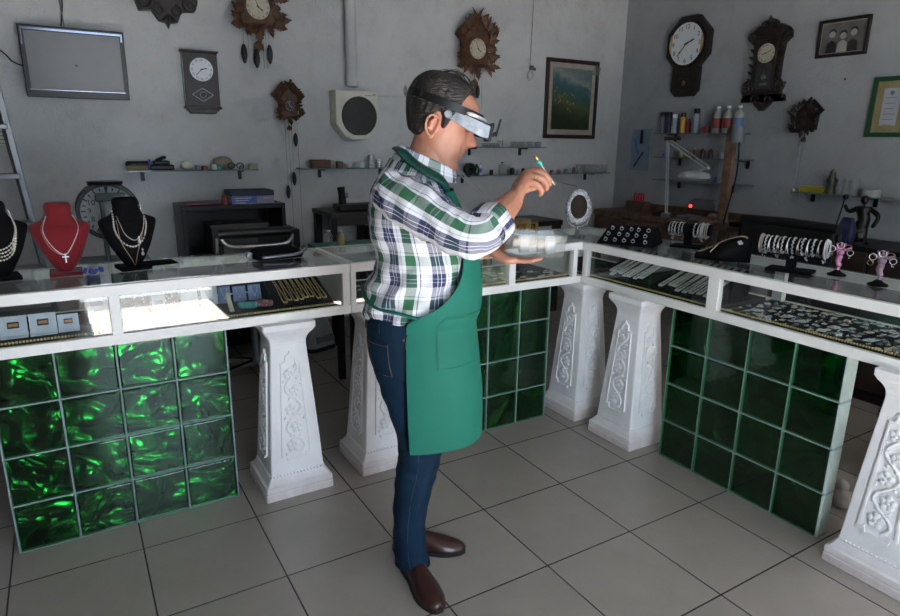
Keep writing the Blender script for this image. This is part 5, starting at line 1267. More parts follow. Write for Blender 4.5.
# dark cabinet against the back wall
a, b = on_y(181, 207, 2.0), on_y(268, 205, 2.0)
t = thing('cabinet', 'low black cabinet against the back wall, open front with clutter', 'cabinet', (a.x, 2.0, 0)); L = b.x-a.x+.12; hz = a.z
cb = MB().box(0, L, 0, .36, hz-.03, hz).box(0, .025, 0, .36, 0, hz-.03).box(L-.025, L, 0, .36, 0, hz-.03).box(.025, L-.025, .34, .36, 0, hz-.03); obj('carcass', cb, BLK, t, bevel=.002)
obj('shelf', MB().box(.025, L-.025, .01, .34, hz-.34, hz-.32), BLK, t); obj('shelf', MB().box(.025, L-.025, .01, .34, .30, .32), BLK, t)
obj('side_wing', MB().box(L, L+.10, .02, .36, 0, hz-.19), BLK, t, bevel=.003)
obj('grey_crate', MB().box(.18, .55, .03, .25, hz-.319, hz-.14).box(.17, .56, .02, .26, hz-.15, hz-.13), pm('crate_grey', (.07, .07, .07), .5), t, bevel=.004)
bz = hz
p = on_y(251, 200, 2.1); t = thing('carton', 'blue and white cardboard box with dark lid on top of the black cabinet', 'box', (p.x, 2.13, bz+.0005))
w2 = (on_y(271, 200, 2.1).x-on_y(229, 200, 2.1).x)/2; hb = (on_y(250, 190, 2.1).z-bz)
obj('box_body', MB().box(-w2, w2, -.10, .10, 0, hb*.60), pm('carton_white', (.32, .33, .40), .6), t, bevel=.002)
obj('blue_print', MB().box(-w2-.001, w2*.15, -.102, -.0995, .004, hb*.58), BLUE, t)
obj('box_lid', MB().box(-w2-.006, w2+.0, -.105, .105, hb*.60, hb), pm('lid_navy', (.01, .015, .04), .5), t, bevel=.003)
lt = MB()
for k in range(3): lt.box(-w2*.85, -w2*.1-.02*k, -.1035, -.1025, hb*.42-.016*k, hb*.42-.016*k+.006)
lt.box(w2*.45, w2*.85, -.1035, -.1005, hb*.36, hb*.46); obj('box_lettering', lt, pm('print_white', (.5, .5, .55), .6), t)
for i, (m_, dz, lab) in enumerate(((pm('rod_pink', (.30, .06, .12), .5), 0.003, 'thin pink rod lying on the black cabinet'), (pm('rod_green', (.12, .22, .18), .5), .017, 'thin pale green rod lying on the pink rod'))):
    a, b = on_y(186+3*i, 207, 2.08), on_y(221+3*i, 206, 2.08); single('rod', MB().tube([(a.x, 2.08+.015*i, bz+dz+.005), (b.x, 2.10+.015*i, bz+dz+.005)], .006, 8), m_, lab, 'rod', smooth=True)
p = on_y(226, 203, 2.08); lathe_thing('round_tin', [(0, 0), (.022, 0), (.022, .05), (.015, .06), (0, .06)], pm('tin_red', (.20, .03, .03), .4), 'small red and white tin beside the blue box', 'tin', (p.x-.012, 2.05, bz))
# office chairs
def chair(label, loc, rz, w_=.42, chrome=True, zb=1.0):
    t = thing('office_chair', label, 'chair', loc, rz)
    bk = MB(); bk.loft([[Vector((x, y+.03*(abs(x)/w_*2)**2*-1, z)) for x, y, z in ((-w_/2, -.02, z0), (0, -.02, z0), (w_/2, -.02, z0), (w_/2, .02, z0), (0, .03, z0), (-w_/2, .02, z0))] for z0 in (zb-.34, zb-.2, zb-.05)]); obj('backrest', bk, pm('black_leather', (.008, .008, .008), .3), t, bevel=.01)
    obj('top_roll', MB().tube([(-w_/2-.015, -.02, zb-.03), (0, .01, zb-.025), (w_/2+.015, -.02, zb-.03)], .030, 12), bpy.data.materials['black_leather'], t, smooth=True)
    obj('seat', MB().loft([rrect(-w_/2, w_/2, -.45, .0, .06, .44), rrect(-w_/2-.01, w_/2+.01, -.46, .01, .07, .47), rrect(-w_/2+.02, w_/2-.02, -.44, -.01, .06, .50)]), bpy.data.materials['black_leather'], t, smooth=True)
    for s in (-1, 1): obj('arm_frame', MB().tube(smoothpath([(s*(w_/2+.02), -.02, zb-.05), (s*(w_/2+.03), -.03, zb-.22), (s*(w_/2+.02), -.2, zb-.30), (s*(w_/2+.02), -.25, .46)], 5), .012, 8), CHROME if chrome else BLK, t, smooth=True)
    if chrome: obj('back_rail', MB().tube(smoothpath([(-w_/2-.01, .04, zb-.055), (-w_/2+.04, .055, zb-.095), (0, .06, zb-.10), (w_/2-.04, .055, zb-.095), (w_/2+.01, .04, zb-.055)], 5), .011, 8), CHROME, t, smooth=True)
    obj('gas_lift', MB().cyl((0, -.2, .10), (0, -.2, .44), .028), STEEL, t, smooth=True)
    for k in range(5):
        a = 2*pi*k/5+.3; e = Vector((.28*cos(a), -.2+.28*sin(a), .065)); o = obj('base_leg', MB().bar((0, -.2, .10), e, .035, .025), CHROME, t, bevel=.003)
        obj('caster', MB().lathe([(0, -.012), (.028, -.012), (.030, 0), (.028, .012), (0, .012)], 14, (e.x, e.y, .030), 'y'), BLK, o, smooth=True)
    return t
p = on_y(256, 232, 1.45); chair('black office chair with chrome frame behind the left showcase', (p.x, 1.45, 0), radians(180)+0, .40)
c2 = on_x(782, 222, 3.5); cc = chair('black leather chair back behind the bracelet stand on the right', (3.55, c2.y-.02, 0), radians(90)+pi, .56, False, 1.10)
# table with an old machine at the back wall, right of the chair
a, b = on_y(326, 212, 2.05), on_y(378, 212, 2.05); hz = a.z-.0
t = thing('work_table', 'dark table against the back wall behind the shoulder of the man', 'table', (a.x, 2.0, 0)); L = b.x-a.x
obj('tabletop', MB().box(0, L, -.05, .36, hz-.035, hz), DWOOD, t, bevel=.003)
for x, y in ((.03, 0), (L-.03, 0), (.03, .32), (L-.03, .32)): obj('leg', MB().box(x-.025, x+.025, y-.025, y+.025, 0, hz-.035), BLK, t)
obj('apron_board', MB().box(0, L, -.02, .0, hz-.10, hz-.035), DWOOD, t)
p = on_y(345, 208, 2.1); t = thing('sewing_machine', 'small old black bench machine standing on the dark table', 'machine', (p.x+.04, 2.12, hz))
obj('bed', MB().box(-.10, .24, -.08, .08, 0, .045), BLK, t, bevel=.008); obj('upright', MB().tube([(-.05, 0, .045), (-.055, 0, .12), (-.06, 0, .17)], [.03, .026, .03], 12), BLK, t, smooth=True); obj('knob', MB().tube([(-.055, 0, .11), (-.01, 0, .11)], [.014, .018], 12), STEEL, t, smooth=True)
# green topped low table just behind the middle counter, with two bottles
t = thing('green_table', 'low table with a dark green top behind the counter', 'table', (1.16, .80, 0))
obj('tabletop', MB().box(-.02, 1.0, 0, .55, .86, .90), DGREEN, t, bevel=.004)
for x, y in ((.06, .03), (.96, .03), (.16, .51), (.96, .51)): obj('leg', MB().box(x-.02, x+.02, y-.02, y+.02, 0, .86), BLK, t)
GT2 = .90
for i, (px, py) in enumerate(((329, 247), (341, 247))):
    p = on_z(px, py, GT2); o = bottle(('clear bottle with pale cap standing on the green table, left one', 'clear bottle with gold liquid on the green table, right one')[i], .024, .10, (CLEARP, pm('gold_liquid', (.35, .28, .12), .2))[i], PAPER); o.location = (p.x, min(p.y, 1.35), GT2)
# grey vacuum like machine under the table
p = on_z(318, 352, 0)
t = thing('floor_machine', 'grey floor machine with black hose collar standing under the counter gap', 'machine', (p.x, p.y+.17, 0), radians(20))
obj('body', MB().loft([rrect(-.12, .12, -.17, .17, .05, .02), rrect(-.12, .12, -.17, .17, .05, .08), rrect(-.10, .10, -.14, .15, .05, .20), rrect(-.07, .07, -.05, .12, .03, .27)]), pm('machine_grey', (.30, .31, .33), .4), t, smooth=True)
obj('base_skirt', MB().loft([rrect(-.125, .125, -.175, .175, .05, 0), rrect(-.125, .125, -.175, .175, .05, .03)]), BLK, t)
obj('collar', MB().lathe([(0, .24), (.055, .25), (.045, .29), (.032, .36), (.030, .48), (0, .48)], 20, (-.02, .03, 0)), BLK, t, smooth=True)
obj('foot_pedal', MB().box(-.075, .075, -.185, -.165, .07, .12), STEEL, t, bevel=.005)
# ---------------------------------------------------------------- right side work bench
bx0, bx1 = 4.28, RX-.01; ya, yb = 2.18, .72; hz = .90
t = thing('workbench', 'brown wooden workbench along the right wall below the glass shelves', 'workbench', (bx0, yb, 0))
obj('benchtop', MB().box(0, bx1-bx0, 0, ya-yb, hz-.05, hz), WOOD, t, bevel=.004)
for x in (.04, bx1-bx0-.04):
    for y in (.04, ya-yb-.04): obj('leg', MB().box(x-.03, x+.03, y-.03, y+.03, 0, hz-.05), WOOD, t)
obj('drawer_front', MB().box(-.015, .0, .1, ya-yb-.1, hz-.17, hz-.055), WOOD, t, bevel=.003)
obj('rear_rail', MB().box(bx1-bx0-.03, bx1-bx0, 0, ya-yb, hz, hz+.06), WOOD, t, bevel=.003)
random.seed(12)
q = on_x(639, 205, 4.45)
t = thing('tool_rack', 'small wooden rack holding red handled pliers on the workbench', 'tool rack', (4.45, q.y, hz+.0005), RIGHT)
obj('block', MB().box(-.10, .09, -.05, .05, 0, .10), WOOD, t, bevel=.003)
for k, x in enumerate((-.05, 0, .035)):
    single('pliers', MB().tube([(-.010, 0, 0), (-.014, 0, .04), (-.010, 0, .075)], .007, 8).tube([(.010, 0, 0), (.014, 0, .04), (.010, 0, .07)], .007, 8), pm('handle_red', (.50, .015, .02), .35) if 'handle_red' not in bpy.data.materials else bpy.data.materials['handle_red'], 'red handled pliers standing in the wooden rack on the workbench', 'pliers', (4.45, q.y-x, hz+.101), RIGHT, 'red handled pliers in the rack', smooth=True)
for i, (px, m_) in enumerate(((664, DWOOD), (676, pm('clutter_brown', (.13, .07, .045), .6)), (690, STEEL), (712, pm('clutter_tan', (.26, .18, .12), .6)), (745, BLK))):
    q = on_x(px, 212, 4.42); single('parts_tray', MB().loft([rrect(-.07, .07, -.08, .08, .01, 0), rrect(-.075, .075, -.085, .085, .01, .03), rrect(-.07, .07, -.08, .08, .008, .03), rrect(-.066, .066, -.076, .076, .008, .006)]), m_, ('dark wooden tray leftmost on the workbench', 'brown tray second on the workbench', 'grey metal tray in the middle of the workbench', 'tan tray left of the wooden post', 'black tray right of the wooden post')[i], 'tray', (4.42, q.y, hz+.0005), RIGHT)
    for k in range(4): single('hand_tool', MB().tube([(-.05, 0, 0), (.03, 0, .004), (.05, 0, .004)], [.006, .005, .002], 8), (STEEL, WOOD, BLK, BLUE)[k], 'small hand tool lying in the tray row on the workbench', 'tool', (4.385+.025*k, q.y+.01*k-.01, hz+.013+.0005), RIGHT+.3*k, 'hand tools in the bench trays', smooth=True)
q = on_x(707, 208, 4.5); single('round_stone', MB().ball((0, 0, .028), .035, 14, (1.2, 1, .8)), pm('stone_pink', (.30, .16, .14), .6), 'round pinkish lump on the middle of the workbench', 'stone', (4.58, q.y, hz+.001), smooth='all')
# wooden post with grey lamp head
q0, q1 = on_x(733, 127, 4.40), on_x(722, 222, 4.40)
t = thing('wooden_post', 'upright wooden post rising from the workbench beside the shelves', 'post', (4.40, q1.y, hz+.0005), RIGHT)
obj('plank', MB().bar((0, 0, 0), (q1.y-q0.y, 0, q0.z-hz), .075, .04, Vector((0, 1, 0))), pm('post_wood', (.30, .17, .10), .5, var=.3, vs=15), t, bevel=.003)
obj('clamp', MB().box(-.06, .06, -.03, .03, .0, .02), STEEL, t)
q = on_x(742, 135, 4.38)
t = thing('motor_housing', 'grey cylindrical motor hanging from the top of the wooden post', 'motor', (4.33, q.y, q.z), RIGHT)
obj('drum', MB().cyl((.0, 0, -.055), (0, 0, .055), .05, n=24), pm('motor_grey', (.14, .16, .19), .4), t, smooth=True); obj('hook', MB().tube([(-.04, 0, .055), (-.04, 0, .075), (-.09, .04, .075)], .005, 8), STEEL, t, smooth=True)
f_ = MB().tube(smoothpath([(0.02, 0, -.05), (.03, 0, -.3), (-.02, 0, -.6), (-.03, 0, q.z*-1+hz+.01)], 8), .006, 8); obj('flexible_shaft', f_, BLK, t, smooth=True)
# white arm lamp
LW_ = pm('lamp_white', (.52, .54, .55), .4)
b0 = on_x(665, 225, 4.33); j1 = on_x(668, 140, 4.33); j2 = on_x(708, 168, 4.25)
t = thing('arm_lamp', 'white folding arm lamp clamped to the workbench in front of shelves', 'lamp', (4.33, b0.y, hz+.0005), RIGHT)
def L3(p): return Vector((t.location.y-p.y, p.x-t.location.x, p.z-t.location.z))
P0, P1, P2 = Vector((0, 0, .04)), L3(j1), L3(j2)
obj('clamp', MB().box(-.03, .03, -.03, .03, 0, .04), STEEL, t)
for k, (A, B) in enumerate(((P0, P1), (P1, P2))):
    m = MB()
    for s in (-1, 1): m.bar(A+Vector((.010*s, 0, .010*s*k)), B+Vector((.010*s, 0, .010*s*k)), .007)
    m.ball(A, .016, 10); m.ball(B, .016, 10); obj('arm', m, LW_, t, smooth=True)
hd = L3(on_x(694, 175, 4.25)); obj('lamp_head', MB().lathe([(0, .03), (.05, .032), (.11, .015), (.125, -.01), (.12, -.022), (0, -.02)], 28, hd), LW_, t, smooth=True)
obj('head_link', MB().bar(P2, hd+Vector((.02, 0, .03)), .012), LW_, t)
obj('shade_strip', MB().bar(P1+Vector((-.03, 0, .01)), P1+Vector((.12, 0, .015)), .03), CWOOD, t)
# second arm lamp behind the man
b0 = on_y(505, 214, 2.1); j1 = on_y(446, 158, 2.1)
t = thing('arm_lamp', 'thin white lamp arm slanting down behind the raised sleeve of the man', 'lamp', b0)
A, B = j1-b0, Vector((0, 0, 0)); m = MB()
for s in (0, 1): m.bar(A+Vector((0, 0, -.03*s)), B+Vector((0, 0, -.03*s)), .008)
obj('arm', m, LW_, t); obj('joint', MB().cyl((-.02, .0, -.02), (.05, 0, -.03), .022), STEEL, t, smooth=True); obj('lower_arm', MB().bar((.02, 0, -.02), (.03, .04, .86-b0.z), .012), LW_, t)
obj('switch', MB().box(.04, .065, -.025, .0, -.028, -.008), pm('red_switch', (.8, .02, .01), .4, emit=(1, .05, .02), es=1.2), t)
obj('base', MB().lathe([(0, 0), (.09, 0), (.09, .02), (.03, .035), (0, .035)], 20, (.03, .04, .845-b0.z)), STEEL, t, smooth=True)
t = thing('side_bench', 'dark bench against the back wall behind the clear box', 'bench', (1.95, 1.95, 0)); obj('benchtop', MB().box(0, 1.75, 0, .43, .80, .845), DWOOD, t, bevel=.004)
for x, y in ((.04, .04), (1.71, .04), (.04, .39), (1.71, .39)): obj('leg', MB().box(x-.03, x+.03, y-.03, y+.03, 0, .80), DWOOD, t)
# power strip with red light
q = on_x(697, 199, 4.62); t = thing('power_strip', 'pale power block with three round sockets and a red light', 'power strip', (RX-.04, q.y, hz+.061), RIGHT)
obj('body', MB().loft([rrect(-.15, .15, -.02, .03, .01, 0), rrect(-.13, .13, -.02, .03, .01, .06), rrect(-.09, .09, -.02, .03, .01, .09)]), pm('strip_grey', (.16, .17, .18), .4), t, smooth=True)
for x in (-.07, .005, .08): obj('socket', MB().lathe([(.018, -.022), (.026, -.024), (.026, -.018), (.018, -.018), (.018, -.022)], 20, (x, 0, .045), 'y'), LW_, t, smooth=True)
obj('indicator', MB().box(-.125, -.10, -.026, -.02, .01, .03), pm('red_light', (.8, .02, .01), .4, emit=(1, .04, .02), es=4), t)
# black cabinet at right carrying the statuette
q = on_x(870, 244, 4.1); hz2 = q.z-.005
t = thing('cabinet', 'dark cabinet on the right behind the pink jewellery stands', 'cabinet', (3.95, -1.1, 0)); obj('carcass', MB().box(0, .45, 0, 1.2, .05, hz2), BLK, t, bevel=.004); obj('plinth', MB().box(.02, .43, .02, 1.18, 0, .05), DWOOD, t)
obj('door', MB().box(-.018, 0, .02, .59, .08, hz2-.03), DWOOD, t, bevel=.003); obj('door', MB().box(-.018, 0, .61, 1.18, .08, hz2-.03), DWOOD, t, bevel=.003)
q = on_x(861, 225, 4.1)
t = thing('statuette', 'dark bronze statuette of a figure holding a tall staff, behind pink stands', 'statuette', (4.1, q.y, hz2+.0005), RIGHT)
sb = MB(); t.scale = (1.15, 1.15, 1.15)
sb.tube(smoothpath([(0, 0, .02), (-.01, 0, .07), (.01, 0, .12), (.0, 0, .17), (.0, 0, .20)], 4), [.040]*4+[.034]*4+[.030]*4+[.034]*4+[.014], 12)
sb.ball((.0, -.005, .232), .021, 12, (1, 1, 1.2)); sb.tube(smoothpath([(-.025, 0, .19), (-.07, -.01, .165), (-.095, -.01, .20)], 4), [.014]*4+[.010]*4+[.008], 8)
sb.tube(smoothpath([(.025, 0, .19), (.08, -.005, .15), (.06, -.01, .09)], 4), [.014]*4+[.011]*4+[.008], 8); sb.tube([(-.015, 0, .09), (-.03, 0, .0)], [.022, .012], 10); sb.tube([(.015, 0, .09), (.03, 0, .0)], [.022, .012], 10)
BRZ = pm('dark_bronze', (.008, .007, .006), .35, .5); o = obj('figure', sb, BRZ, t, smooth='all'); r_ = o.modifiers.new('r', 'REMESH'); r_.mode = 'VOXEL'; r_.voxel_size = .005; r_.use_smooth_shade = True
obj('staff', MB().tube([(-.10, -.01, .235), (-.135, -.01, .0)], .004, 8).ball((-.098, -.01, .24), .016, 10), BRZ, t, smooth=True); obj('base', MB().lathe([(0, -.0), (.06, 0), (.06, .012), (0, .015)], 20, (-.01, 0, 0)), BRZ, t, smooth=True)
q = on_x(836, 232, 3.95); single('blue_bag', MB().loft([rrect(-.045, .045, -.03, .03, .02, 0), rrect(-.055, .055, -.035, .035, .025, .09), rrect(-.03, .03, -.012, .012, .01, .16)]), pm('blue_cloth', (.004, .008, .04), .7), 'dark blue pouch standing left of the bronze statuette', 'pouch', (4.0, on_x(846, 232, 4.0).y, hz2+.0005), RIGHT, smooth='all')
# ---------------------------------------------------------------- on the counter tops
def bust(label, loc, rz, mat, s=1.0, base=True, ws=.80):
    t = thing('necklace_bust', label, 'necklace bust', loc, rz)
    prof = [(.012, .030, .022), (.04, .055, .032), (.09, .088, .044), (.14, .112, .052), (.175, .126, .050), (.192, .122, .040), (.204, .085, .038), (.214, .060, .036), (.235, .050, .034), (.262, .050, .034), (.272, .042, .028)]
    prof = [(a, b*(ws if a < .21 else .9), c) for a, b, c in prof]
    rings = []
    for i in range(40):
        z = .012+.26*i/39; w_, d_ = interp(prof, z); lean = .10*(z-.02)
        rings.append([Vector((w_*math.copysign(abs(cos(a))**.85, cos(a)), lean+d_*math.copysign(abs(sin(a))**.9, sin(a)), z))*s for a in [2*pi*k/40 for k in range(40)]])
    obj('form', MB().loft(rings), mat, t, smooth='all')
    if base: obj('foot', MB().box(-.055*s, .055*s, -.05*s, .06*s, 0, .014*s), mat, t, bevel=.002)
    def front(x, z, off=.002):
        w_, d_ = interp(prof, z/s); w_ *= s; d_ *= s
        return Vector((x, .10*(z-.02*s)-d_*sqrt(max(0, 1-min(1, abs(x/w_))**2))**.9-off, z))
    return t, front
def necklace(name, parent_t, front, pts, r, mat, label, group=None, bead=None, pend=None):
    P = []
    for p in smoothpath([(x, 0, z) for x, z in pts], 8): P.append(front(p.x, p.z, r+.001))
    t = thing(name, label, 'necklace', parent_t.location, parent_t.rotation_euler.z, group)
    m = MB()
    if bead:
        acc = 0; m.ball(P[0], bead, 8)
        for a, b in zip(P[:-1], P[1:]):
            acc += (b-a).length
            if acc >= bead*1.8: m.ball(b, bead, 8); acc = 0
        m.tube(P, r*.3, 5)
    else: m.tube(P, r, 6)
    obj('chain', m, mat, t, smooth='all')
    if pend:
        k, c = pend; m = MB(); c = front(c[0], c[1], .004)
        if k == 'cross': m.box(c.x-.0022, c.x+.0022, c.y-.002, c.y+.002, c.z-.034, c.z).box(c.x-.011, c.x+.011, c.y-.002, c.y+.002, c.z-.014, c.z-.010)
        if k == 'drop': m.ball(c+Vector((0, 0, -.022)), .008, 10, (.8, .5, 1)).ball(c+Vector((0, 0, -.006)), .0045, 8).bar(c, c+Vector((0, 0, -.02)), .003)
        obj('pendant', m, SILVER, t, smooth=True)
    return t
PEARL = pm('pearl', (.62, .57, .48), .25, .1); OLDG = pm('rose_gold_chain', (.45, .28, .2), .3, .9)
p = on_z(60, 270, GT); tb, fr = bust('red velvet necklace bust with a silver cross necklace', (p.x+.022, .42, GT), 0, RED)
necklace('cross_necklace', tb, fr, [(-.040, .225), (-.055, .17), (-.03, .11), (0.005, .082), (.035, .12), (.060, .18), (.045, .225)], .0016, SILVER, 'thin silver chain with cross pendant on the red bust', pend=('cross', (.005, .085)))
necklace('chain_necklace', tb, fr, [(-.042, .220), (-.06, .18), (-.045, .12), (-.018, .088), (.005, .080)], .0012, OLDG, 'fine reddish chain hanging left on the red bust')
p = on_z(120, 266, GT); tb, fr = bust('black necklace bust with pearl strands on the left counter', (p.x+.045, .42, GT), radians(10), BLACK, 1.04)
necklace('pearl_necklace', tb, fr, [(-.052, .232), (-.062, .17), (-.04, .115), (0, .095), (.035, .12), (.055, .18), (.055, .25)], .003, PEARL, 'pearl strand worn round the right black bust', bead=.0042)
necklace('chain_necklace', tb, fr, [(-.045, .215), (-.03, .15), (.005, .120), (.035, .15), (.055, .21)], .0015, PEARL, 'short fine chain with drop on the right black bust', pend=('drop', (.02, .135)))
necklace('chain_necklace', tb, fr, [(-.05, .20), (-.045, .12), (-.01, .04), (0.0, .02), (.012, .07), (.04, .16), (.057, .22)], .0013, OLDG, 'long fine chain with silver drop on the right black bust', pend=('drop', (.03, .085)))
single('bust_plate', MB().loft([rrect(-.07, .09, -.06, .04, .01, 0), rrect(-.06, .08, -.05, .035, .01, .008)]), BLACK, 'flat black plate lying right of the right black bust foot', 'plate', (p.x+.125, .50, GT+.0005), radians(8))
p = on_z(5, 273, GT); tb, fr = bust('black necklace bust cut by the left edge with pearl strands', (p.x-.0, .42, GT), radians(10), BLACK, 1.04)
for k in range(4): necklace('pearl_necklace', tb, fr, [(-.048, .235), (-.06, .16-.004*k), (-.03, .125-.012*k), (.01, .115-.013*k), (.045, .14-.012*k), (.062, .20-.006*k), (.052, .25)], .003, PEARL, 'white pearl strand on the black bust at the left edge', 'pearl strands on the left edge bust', bead=.0036)
p = on_z(92, 259, GT); t_ = MB()
random.seed(2)
for k in range(14): t_.ball((random.uniform(-.03, .03), random.uniform(-.02, .02), .008+random.random()*.012), .008, 7)
p = on_z(107, 266, GT); single('blue_bead_pile', t_, pm('blue_beads', (.03, .05, .35), .3), 'small pile of blue beads at the foot of the right black bust', 'beads', (p.x-.055, .36, GT+.002), smooth='all')['kind'] = 'stuff'
# acrylic frame lying on the glass left
a = on_z(118, 274, GT)
# black wrapped bag
p = on_z(283, 263, GT); t = thing('wrapped_bag', 'black wrapped bundle with shiny plastic lying on the left showcase', 'bundle', (p.x+.01, .42, GT), radians(4))
obj('bundle', MB().loft([rrect(-.10, .11, -.06, .06, .02, 0), rrect(-.11, .12, -.07, .07, .03, .018), rrect(-.09, .10, -.05, .06, .03, .040), rrect(-.07, .08, -.03, .04, .02, .048)]), BLACK, t, smooth='all')
obj('plastic_wrap', MB().tube(smoothpath([(-.08, -.070, .015), (0, -.082, .018), (.08, -.074, .020), (.13, -.03, .03), (.145, .02, .035)], 5), [.012]*20+[.004], 8, sq=.6), pm('wrap_silver', (.30, .32, .38), .2, .5, bs=.6), t, smooth='all')
obj('clip', MB().lathe([(0, -.016), (.014, -.014), (.014, .014), (0, .016)], 12, (-.115, .0, .018), 'y'), STEEL, t, smooth=True)
# gold ornament frame behind the clear box
a, b = on_y(480, 236, .52), on_y(534, 236, .52)
t = thing('gold_letters_stand', 'ornate gold openwork stand seen behind the clear box', 'ornament', (a.x, .50, GT)); L = b.x-a.x
gm = MB(); GH = .065
gm.box(0, L, -.01, .01, 0, .008).box(0, L, -.008, .008, GH-.008, GH)
for k in range(6): x = L*k/5; gm.box(x-.006, x+.006, -.008, .008, 0, GH)
for k in range(5):
    x = L*(k+.5)/5; gm.tube([(x+.012*cos(2*pi*j/16), 0, GH*.5+.016*sin(2*pi*j/16)) for j in range(17)], .003, 6)
obj('openwork', gm, pm('antique_gold', (.42, .25, .06), .35, .8), t, bevel=.001)
hm_ = MB().prism([(0, -.014), (.012, -.002), (.012, .006), (.006, .010), (0, .005), (-.006, .010), (-.012, .006), (-.012, -.002)], -.005, .005); o = obj('heart_finial', hm_, bpy.data.materials['antique_gold'], t); o.location = (L*.62, 0, GH+.012)
lathe_thing('glass_pot', [(0, 0), (.045, 0), (.047, .07), (.044, .075), (0, .075)], pm('amber_pot', (.20, .12, .05), .3), 'brownish round pot behind the gold openwork stand', 'pot', (on_y(522, 215, .60).x, .585, GT))
# ornate silver mirror
p = on_z(573, 242, GT); t = thing('table_mirror', 'ornate silver oval table mirror standing at the counter corner', 'mirror', (2.335, .265, GT), radians(-42))
zc = .170; fx, fz = .057, .082
TARN = pm('tarnished_silver', (.50, .50, .52), .3, .85, var=.4, vs=120, bs=.6, bscale=300)
ba = MB().lathe([(0, .0), (.045, .0), (.047, .004), (.040, .008), (.018, .012), (.010, .024), (.014, .034), (.007, .044), (.010, .056), (.006, .066), (0, .068)], 24)
for k in range(10): a = 2*pi*k/10; ba.ball((.041*cos(a), .041*sin(a), .007), .010, 8, (1, 1, .7))
obj('base', ba, TARN, t, smooth=True)
yk = MB()
for s in (-1, 1):
    yk.tube(smoothpath([(0, 0, .060), (s*.035, 0, .070), (s*.060, 0, .105), (s*.068, 0, .150), (s*.064, 0, .185)], 6), [.005]*24+[.003], 8)
    for k in range(7): a = .3+k*.2; yk.ball((s*(.045+.024*sin(a)), 0, .075+k*.018), .007, 7); 
    yk.ball((s*.064, 0, .188), .009, 8)
obj('yoke', yk, TARN, t, smooth=True)
mf = bpy.data.objects.new('mirror_frame', None); COL.objects.link(mf); mf.parent = t; mf.location = (0, 0, zc); mf.rotation_euler = (radians(-8), 0, 0)
nn_ = 44; def_ = lambda r, add=0: [(fx*r*cos(2*pi*k/nn_)*(1), fz*r*sin(2*pi*k/nn_)) for k in range(nn_)]
obj('oval_rim', MB().ringprism(def_(1.08), def_(.80), -.006, .006), TARN, mf, smooth=True, bevel=.0015)
om = MB(); random.seed(8)
for k in range(34):
    a = 2*pi*k/34; r = 1.05+.08*(k % 2); om.ball((fx*r*cos(a), -.006, fz*r*sin(a)), .0065+.002*random.random(), 7, (1, .6, 1))
for k in range(9): a = pi/2+(k-4)*.16; om.ball((fx*1.12*cos(a), -.004, fz*1.13*sin(a)), .009, 8, (1, .5, 1))
obj('ornament', om, TARN, mf, smooth=True)
obj('glass', MB().prism(def_(.82), -.002, .001), pm('mirror_glass', (.55, .5, .48), .02, 1.0, var=.0), mf)
obj('backing', MB().prism(def_(.98), .001, .005), BLK, mf)
# ---- black displays on the right counter
def jewel(mb, c, r, n=5, rnd=random):
    for k in range(n): mb.ball((c[0]+rnd.uniform(-r, r), c[1]+rnd.uniform(-r, r)*.5, c[2]+rnd.uniform(-r, r)), r*rnd.uniform(.3, .6), 6)
p = on_z(631, 243, GT)
t = thing('ring_ramp', 'black sloping ramp full of silver rings on the right counter corner', 'display', (p.x-.01, p.y+.0, GT), radians(-62))
obj('wedge', MB().add([(-.15, -.10, 0), (.15, -.10, 0), (.15, .10, 0), (-.15, .10, 0), (-.125, .03, .085), (.125, .03, .085), (.125, .09, .085), (-.125, .09, .085)], [(0, 3, 2, 1), (4, 5, 6, 7), (0, 1, 5, 4), (1, 2, 6, 5), (2, 3, 7, 6), (3, 0, 4, 7)]), BLACK, t, bevel=.004)
tr_loc = t.location; rzr = radians(-62)
def torus(mb, c, R_, r_, ax=Vector((1, 0, 0)), ay=Vector((0, 0, 1)), n=18):
    c = Vector(c); mb.tube([c+(ax*cos(2*pi*k/n)+ay*sin(2*pi*k/n))*R_ for k in range(n+1)], r_, 6); return mb
ringp = MB(); torus(ringp, (0, 0, .006), .009, .0014, Vector((1, 0, 0)), Vector((0, .5, .86))); ringp.ball((0, -.004, .015), .0045, 7).ball((.004, -.004, .013), .003, 6)
random.seed(31); r0 = None
for i in range(5):
    for j in range(3):
        x = -.10+.048*i+random.uniform(-.008, .008); v = .2+.3*j; y = -.10+.13*v; z = .085*v
        w_ = Matrix.Rotation(rzr, 4, 'Z') @ Vector((x, y-.004, z)); loc = tr_loc+w_
        if r0 is None: r0 = single('ring', ringp, SILVER, 'silver ring set in the black sloping ramp', 'ring', loc, rzr, 'silver rings on the black ramp', smooth=True)
        else: place(r0, loc, rzr+random.uniform(-.4, .4))
